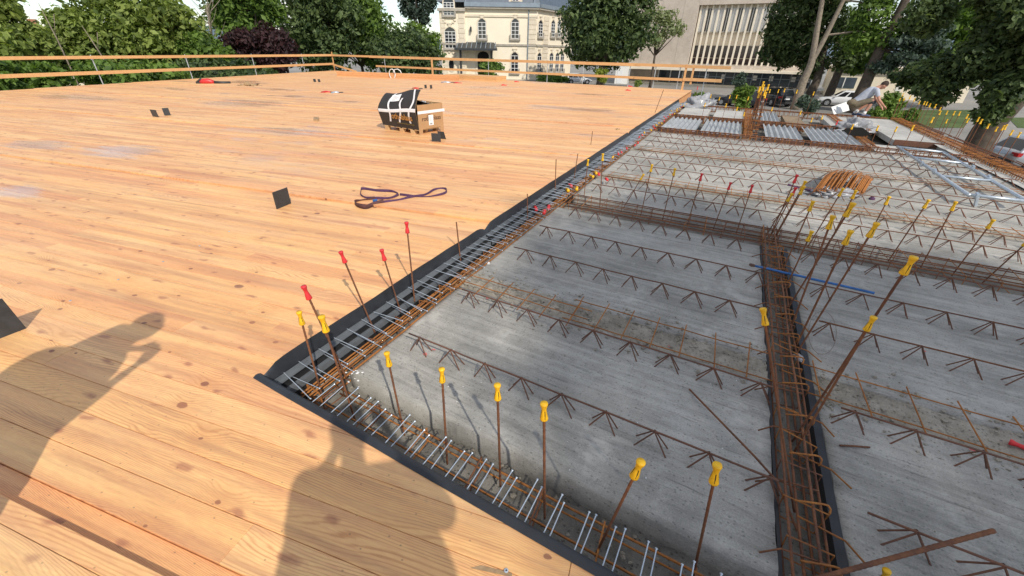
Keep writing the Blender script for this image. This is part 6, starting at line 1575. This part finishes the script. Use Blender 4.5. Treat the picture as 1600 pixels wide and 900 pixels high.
# ================================================================== TREES AND SHRUBS
def leaf_cloud(blobs, n, size, per=3, shell=0.55, droop=0.25):
    vs, fs = [], []; rnd_, gau = random.random, random.gauss
    wts = [(b[3] * b[4] * b[5]) ** 0.62 for b in blobs]; tot = sum(wts); cum = []; a = 0
    for w_ in wts: a += w_ / tot; cum.append(a)
    for _ in range(n):
        r_ = rnd_(); i = 0
        while i < len(cum) - 1 and cum[i] < r_: i += 1
        bx, by, bz, rx, ry, rz_ = blobs[i]
        dx, dy, dz = gau(0, 1), gau(0, 1), gau(0, 1); L = math.sqrt(dx * dx + dy * dy + dz * dz) or 1
        rad = shell + (1.06 - shell) * rnd_() ** 0.6; dx, dy, dz = dx / L, dy / L, dz / L
        cx, cy, cz = bx + dx * rx * rad, by + dy * ry * rad, bz + dz * rz_ * rad
        for k in range(per):
            s_ = size * (0.45 + 1.25 * rnd_() ** 2); ox, oy, oz = cx + gau(0, size * 0.55), cy + gau(0, size * 0.55), cz + gau(0, size * 0.45)
            nrm = Vector((dx * 0.7 + gau(0, 0.55), dy * 0.7 + gau(0, 0.55), dz * 0.6 + 0.35 + gau(0, 0.5))).normalized()
            t = nrm.orthogonal(); ang = rnd_() * 6.283; t.rotate(Matrix.Rotation(ang, 3, nrm)); t.z -= droop; t.normalize(); b = nrm.cross(t); c = Vector((ox, oy, oz))
            q = len(vs); vs += [c - t * s_ * 0.6, c + b * s_ * 0.34 + nrm * s_ * 0.06, c + t * s_ * 0.65, c - b * s_ * 0.34 + nrm * s_ * 0.06]
            fs += [(q, q + 1, q + 2, q + 3)]
    return vs, fs
def blobs_in(c, rx, ry, rz_, n, r0=0.20, r1=0.46):
    out = []
    for _ in range(int(n * 1.7)):
        while True:
            x, y, z = random.uniform(-1, 1), random.uniform(-1, 1), random.uniform(-1, 1)
            if x * x + y * y + z * z < 0.92: break
        k = random.uniform(r0, r1); out.append((c[0] + x * rx, c[1] + y * ry, c[2] + z * rz_, rx * k, ry * k, rz_ * k * 0.85))
    return out
def limb_tubes(mb, base, fork, blobs, r, nb=7):
    base, fork = Vector(base), Vector(fork)
    mb.tube([base, base.lerp(fork, 0.35) + Vector((random.uniform(-.1, .1), random.uniform(-.1, .1), 0)), fork], [r * 1.25, r * 0.95, r * 0.75], 9)
    for b in random.sample(blobs, min(nb, len(blobs))):
        e = Vector(b[:3]); m_ = fork.lerp(e, 0.5) + Vector((random.uniform(-.4, .4), random.uniform(-.4, .4), 0.3)); mb.tube([fork - (fork - base).normalized() * r, m_, e], [r * 0.5, r * 0.3, r * 0.08], 6)
def tree(name, label, base, crown, mat, n, size, r=0.2, bark='bark_dark', nb=16, fork=None, blobs=None, group=None, per=3, shell=0.5, cat='tree', limbs=13):
    """crown: (centre, rx, ry, rz) in world"""
    root = thing(name, label, cat, base, group=group); c, rx, ry, rz_ = crown; bl = blobs or blobs_in(c, rx, ry, rz_, nb)
    tr = MB().use(bark); fk = fork or Vector((base[0] * 0.6 + c[0] * 0.4, base[1] * 0.6 + c[1] * 0.4, base[2] + (c[2] - rz_ * 0.6 - base[2]) * 0.75)); limb_tubes(tr, base, fk, bl, r, limbs); part('trunk' if cat == 'tree' else 'stem', tr, None, root, True)
    vs, fs = leaf_cloud(bl, n, size, per, shell); mb = MB().use(mat); mb.add(vs, fs); part('crown' if cat == 'tree' else 'foliage', mb, None, root)
    return root
def along(x, dist):
    d = ray(x, 85); d.z = 0; d.normalize(); return d * dist
def px_tree(name, label, x0, x1, ytop, ybot, dist, mat, n, size, depth=None, **kw):
    """a tree whose crown fills that part of the picture at that distance"""
    xc = (x0 + x1) / 2; p = along(xc, dist); a, b = along(x0, dist), along(x1, dist); rx = (a - b).length / 2
    zt, zb = above(p, xc, ytop).z, above(p, xc, ybot).z; rz_ = (zt - zb) / 2; ry = depth or rx * 0.8
    return tree(name, label, Vector((p.x, p.y, GZ)), (Vector((p.x, p.y, (zt + zb) / 2)), rx * 0.86, ry * 0.86, rz_ * 0.86), mat, n, size, **kw)
GLt = 'trees beyond the left guard rail'
px_tree('deciduous_tree', 'loose olive green tree at the far left edge', -130, 118, -45, 150, 36, 'leaf_olive', 5200, 0.26, group=GLt, shell=0.2, nb=22)
px_tree('deciduous_tree', 'olive green tree between the far left tree and the broad one', 70, 205, -6, 150, 39, 'leaf_olive', 3200, 0.26, group=GLt, shell=0.3, nb=16)
px_tree('deciduous_tree', 'broad olive green tree with rounded top behind the left guard rail', 125, 348, -48, 140, 40, 'leaf_olive', 6200, 0.27, group=GLt, shell=0.35, nb=30)
px_tree('deciduous_tree', 'small green tree left of the purple one', 270, 365, 42, 132, 38, 'leaf_green', 2200, 0.26, group=GLt)
px_tree('shrub', 'dark green shrub below the left rail, at the picture edge', -120, 120, 88, 165, 31, 'leaf_green', 2200, 0.24, cat='shrub', group='shrubs below the left rail', r=0.06)
px_tree('shrub', 'dark green shrub below the left rail, between first two posts', 90, 290, 92, 155, 32, 'leaf_green', 2200, 0.24, cat='shrub', group='shrubs below the left rail', r=0.06)
px_tree('shrub', 'dark green shrub below the left rail, before the purple tree', 260, 430, 90, 145, 36, 'leaf_dark', 2000, 0.26, cat='shrub', group='shrubs below the left rail', r=0.06)
px_tree('plum_tree', 'purple-leaved plum tree behind the left guard rail', 352, 470, 38, 128, 42, 'leaf_purple', 3600, 0.25, nb=20)
px_tree('deciduous_tree', 'tall green tree rising behind the purple plum tree', 330, 470, -60, 75, 50, 'leaf_green', 4200, 0.33, group='tall trees behind the back rail', nb=24)
px_tree('deciduous_tree', 'tall dark green tree behind the corner of the guard rails', 430, 585, -70, 125, 55, 'leaf_dark', 5200, 0.36, group='tall trees behind the back rail', nb=30)
px_tree('deciduous_tree', 'green tree right of the tall dark one, beside the sky gap', 500, 625, -45, 125, 58, 'leaf_green', 4600, 0.36, group='tall trees behind the back rail', nb=26)
px_tree('deciduous_tree', 'dark dense shrub tree behind the laminated beam', 560, 690, 38, 130, 55, 'leaf_dark', 3800, 0.34, group='tall trees behind the back rail', nb=22)
px_tree('deciduous_tree', 'bright yellow-green tree beside the mansion', 615, 692, 14, 110, 64, 'leaf_bright', 3200, 0.36, group='tall trees behind the back rail', nb=18)
px_tree('conifer', 'bluish conifer top behind the bright tree', 632, 690, -45, 40, 78, 'leaf_blue', 2000, 0.4)
# thin bare tree against the sky
bt_ = along(328, 47); rt_ = thing('bare_tree', 'leafless grey tree against the sky left of the tall green tree', 'tree', Vector((bt_.x, bt_.y, GZ)))
tm = MB().use('bark_pale'); top = above(bt_, 322, 5)
tm.tube([Vector((bt_.x, bt_.y, GZ)), above(bt_, 331, 60), top], [0.16, 0.09, 0.03], 6); part('trunk', tm, None, rt_, True); tm = MB().use('bark_pale')
for k in range(26):
    t = random.uniform(0.35, 0.95); b = Vector((bt_.x, bt_.y, GZ)).lerp(top, t); e = b + Vector((random.uniform(-1.6, 1.6), random.uniform(-1.6, 1.6), random.uniform(0.8, 2.4))); tm.tube([b, b.lerp(e, 0.5) + Vector((0, 0, -0.15)), e], [0.035, 0.022, 0.008], 4)
part('branches', tm, None, rt_)
# pale bare poles amid the olive trees
for k, (x0, y0, x1, y1) in enumerate(((178, 120, 128, 40), (112, 110, 60, 5), (22, 130, -10, 60))):
    p = along(x0, 33 + k); b = above(p, x0, y0); e = above(p, x1, y1); m_ = MB().use('bark_pale'); m_.tube([Vector((b.x, b.y, GZ)), b, b.lerp(e, 0.5) + Vector((0.05, 0, 0)), e], [0.05, 0.04, 0.03, 0.012], 6); m_.tube([b.lerp(e, 0.5), b.lerp(e, 0.75) + Vector((0.5, 0, 0.3))], 0.014, 5)
    solid('bare_tree', m_, None, 'thin pale leafless trunk in the left bushes, %s from the right' % nth(k), 'tree', 'bare stems in the bushes', smooth=True)
px_tree('lime_tree', 'large dense lime tree standing between the mansion and the office block', 868, 1018, -70, 122, 62, 'leaf_dark', 7500, 0.42, nb=44, r=0.55, fork=None)
px_tree('pale_tree', 'pale green light-leaved tree at the right of the lime tree', 985, 1062, 2, 85, 66, 'leaf_pale', 900, 0.30, nb=9, r=0.18, shell=0.3)
px_tree('shrub', 'lime green bush at the foot of the lime tree', 934, 955, 106, 133, 58, 'leaf_lime', 700, 0.2, cat='shrub', r=0.05, nb=6)
px_tree('shrub', 'leafy shrub growing before the mansion door', 745, 788, 92, 128, 62, 'leaf_green', 1300, 0.26, cat='shrub', r=0.05, nb=10, group='shrubs before the mansion')
px_tree('shrub', 'low hedge shrub before the right wing of the mansion', 835, 895, 117, 130, 66, 'leaf_green', 1300, 0.24, cat='shrub', r=0.05, nb=10, group='shrubs before the mansion')
px_tree('shrub', 'small dry bush on the road before the office entrance', 996, 1010, 126, 140, 50, 'leaf_olive', 240, 0.16, cat='shrub', r=0.03, nb=4)
# the group of trees at the right
def trunk_pts(lst, dist_base):
    b = gp(*lst[0], GZ) if dist_base is None else along(lst[0][0], dist_base); return [Vector((b.x, b.y, GZ))] + [above(b, x, y) for x, y in lst[1:]]
def limb_tree(name, label, trunks, blobs, mat, n, size, bark, group=None, per=3):
    root = thing(name, label, 'tree', trunks[0][0][0], group=group)
    for pts, rs in trunks: m_ = MB().use(bark); m_.tube(smooth_path(pts, 4), [rs[0] + (rs[1] - rs[0]) * i / ((len(pts) - 1) * 4) for i in range((len(pts) - 1) * 4 + 1)], 10); part('trunk', m_, None, root, True)
    m_ = MB().use(bark); last = trunks[0][0][-1]
    for b in random.sample(blobs, min(8, len(blobs))): e = Vector(b[:3]); st_ = min((p for pts, _ in trunks for p in pts[1:]), key=lambda p: (p - e).length); m_.tube([st_, st_.lerp(e, 0.5) + Vector((0, 0, 0.3)), e], [0.09, 0.06, 0.02], 5)
    part('branches', m_, None, root); vs, fs = leaf_cloud(blobs, n, size, per); part('crown', MB().use(mat).add(vs, fs), None, root); return root
def px_blobs(lst, dist, depth=0.8):
    out = []
    for x, y, rx_px, ry_px in lst:
        p = along(x, dist); c = above(p, x, y); e = above(along(x + rx_px, dist), x + rx_px, y); rx = (e - c).length; zz_ = abs(above(p, x, y - ry_px).z - c.z)
        out.append((c.x + random.uniform(-1, 1) * 0.6, c.y + random.uniform(-1, 1) * 0.6, c.z, rx, rx * depth, zz_))
    return out
GR = 'trees at the right behind the slab'
d1 = gp(1241, 171, GZ).length; P1 = trunk_pts([(1241, 171), (1254, 130), (1268, 97), (1276, 50), (1287, -10)], None); P1b = [P1[2], above(P1[0], 1291, 55), above(P1[0], 1318, 0), above(P1[0], 1340, -40)]
limb_tree('plane_tree', 'pale-barked tree with forked trunk before the office block', [(P1, (0.42, 0.16)), (P1b, (0.24, 0.12))], px_blobs([(1330, -40, 60, 30), (1370, 20, 35, 30), (1350, 60, 30, 25), (1390, -20, 40, 30), (1385, 55, 24, 22)], d1 * 1.02), 'leaf_green', 2600, 0.27, 'bark_pale', GR)
P2 = trunk_pts([(1258, 165), (1268, 142), (1278, 120), (1290, 60)], None); d2 = P2[0].length
limb_tree('chestnut_tree', 'dark dense tree whose branches hang before the office windows', [(P2, (0.5, 0.3))], px_blobs([(1235, 20, 40, 32), (1200, 80, 22, 18), (1215, 55, 30, 24), (1250, 70, 34, 30), (1280, 100, 26, 22), (1290, 40, 36, 36), (1255, -20, 45, 30), (1310, 85, 24, 24), (1300, 0, 34, 30), (1225, 95, 16, 12)], d2), 'leaf_dark', 5600, 0.3, 'bark_dark', GR)
P3 = trunk_pts([(1292, 157), (1305, 125), (1320, 90), (1352, 20), (1370, -30)], None); d3 = P3[0].length
limb_tree('deciduous_tree', 'slim dark trunk tree behind the covered garden tables', [(P3, (0.5, 0.22))], px_blobs([(1330, 50, 30, 26), (1352, 80, 28, 20), (1370, 95, 24, 16), (1340, 105, 22, 10)], d3), 'leaf_green', 2200, 0.32, 'bark_dark', GR)
P4 = trunk_pts([(1330, 176), (1350, 135), (1375, 78), (1400, 30), (1430, -30)], None); d4 = P4[0].length
limb_tree('cedar_tree', 'thick leaning dark trunk tree with bluish needles behind the worker', [(P4, (0.55, 0.28))], px_blobs([(1420, 90, 34, 10), (1450, 70, 30, 9), (1400, 65, 26, 8), (1440, 110, 30, 9), (1460, 45, 26, 12), (1425, 40, 24, 10), (1470, 95, 26, 8), (1385, 105, 24, 8)], d4, 0.9), 'leaf_blue', 2600, 0.26, 'bark_dark', GR)
px_tree('deciduous_tree', 'broad dark tree mass behind the cedar at the right', 1380, 1640, -60, 130, 62, 'leaf_green', 4200, 0.42, group=GR, nb=24)
px_tree('hedge_shrub', 'dark hedge before the outbuilding at the right', 1395, 1560, 95, 150, 44, 'leaf_dark', 2800, 0.28, cat='shrub', nb=16, r=0.06)
P5 = trunk_pts([(1512, 262), (1540, 205), (1580, 160), (1640, 90)], None); d5 = P5[0].length
limb_tree('maple_tree', 'big dark maple at the right picture edge with overhanging leaves', [(P5, (0.55, 0.4))], px_blobs([(1540, 40, 60, 40), (1590, 90, 55, 40), (1510, 90, 45, 34), (1560, 140, 45, 30), (1500, 140, 36, 28), (1470, 20, 45, 34), (1520, 175, 26, 16), (1600, 10, 60, 50), (1530, -20, 60, 40), (1640, 60, 60, 60), (1470, 110, 30, 26)], d5 * 0.96), 'leaf_dark', 7500, 0.19, 'bark_dark', GR)
px_tree('shrub', 'grey-green bushy shrub beyond the slab, left of the white car', 1268, 1312, 152, 178, 38, 'leaf_blue', 1000, 0.17, cat='shrub', r=0.04, nb=8, group='shrubs beyond the slab')
px_tree('shrub', 'yellow-green juniper shrub right of the crouching worker', 1386, 1460, 150, 215, 21, 'leaf_bright', 2400, 0.1, cat='shrub', r=0.04, nb=12, group='shrubs beyond the slab')
px_tree('shrub', 'dark green shrub behind the right row of capped bars', 1440, 1490, 175, 215, 22, 'leaf_green', 1500, 0.11, cat='shrub', r=0.04, nb=8, group='shrubs beyond the slab')
px_tree('sapling', 'bright green sapling growing before the black off-roader', 1162, 1196, 118, 172, 31, 'leaf_bright', 900, 0.15, r=0.04, nb=9, bark='bark_pale')
px_tree('shrub', 'grey-green bush behind the sapling', 1155, 1180, 116, 140, 40, 'leaf_blue', 420, 0.16, cat='shrub', r=0.03, nb=6, group='shrubs beyond the slab')
px_tree('shrub', 'low green bush left of the blue estate car', 1096, 1124, 146, 166, 36, 'leaf_green', 600, 0.15, cat='shrub', r=0.03, nb=6, group='shrubs beyond the slab')
# tall tree beside the site, right behind the camera: its shade falls on the near slab
random.seed(11)
sb_ = S(4.7, 2.3) + Vector((math.sin(SUN_HEAD), math.cos(SUN_HEAD), 0)) * 23; sb_.z = GZ; cz = 23 * math.tan(SUN_EL) - 0.2
tree('deciduous_tree', 'tall tree beside the site outside the picture, shading the near slab', sb_, (Vector((sb_.x, sb_.y, cz)), 3.0, 2.9, 2.7), 'leaf_green', 3900, 0.25, r=0.35, nb=20, shell=0.05)
bulk = MB(); bulk.ball((-0.06, 0.0, 1.05), (0.17, 0.31, 0.42), 16, 12); part('shadow_filler', bulk, 'cloth_blue', p1, True, True)  # unseen ellipsoid added round the torso to close arm gaps in the cast shadow
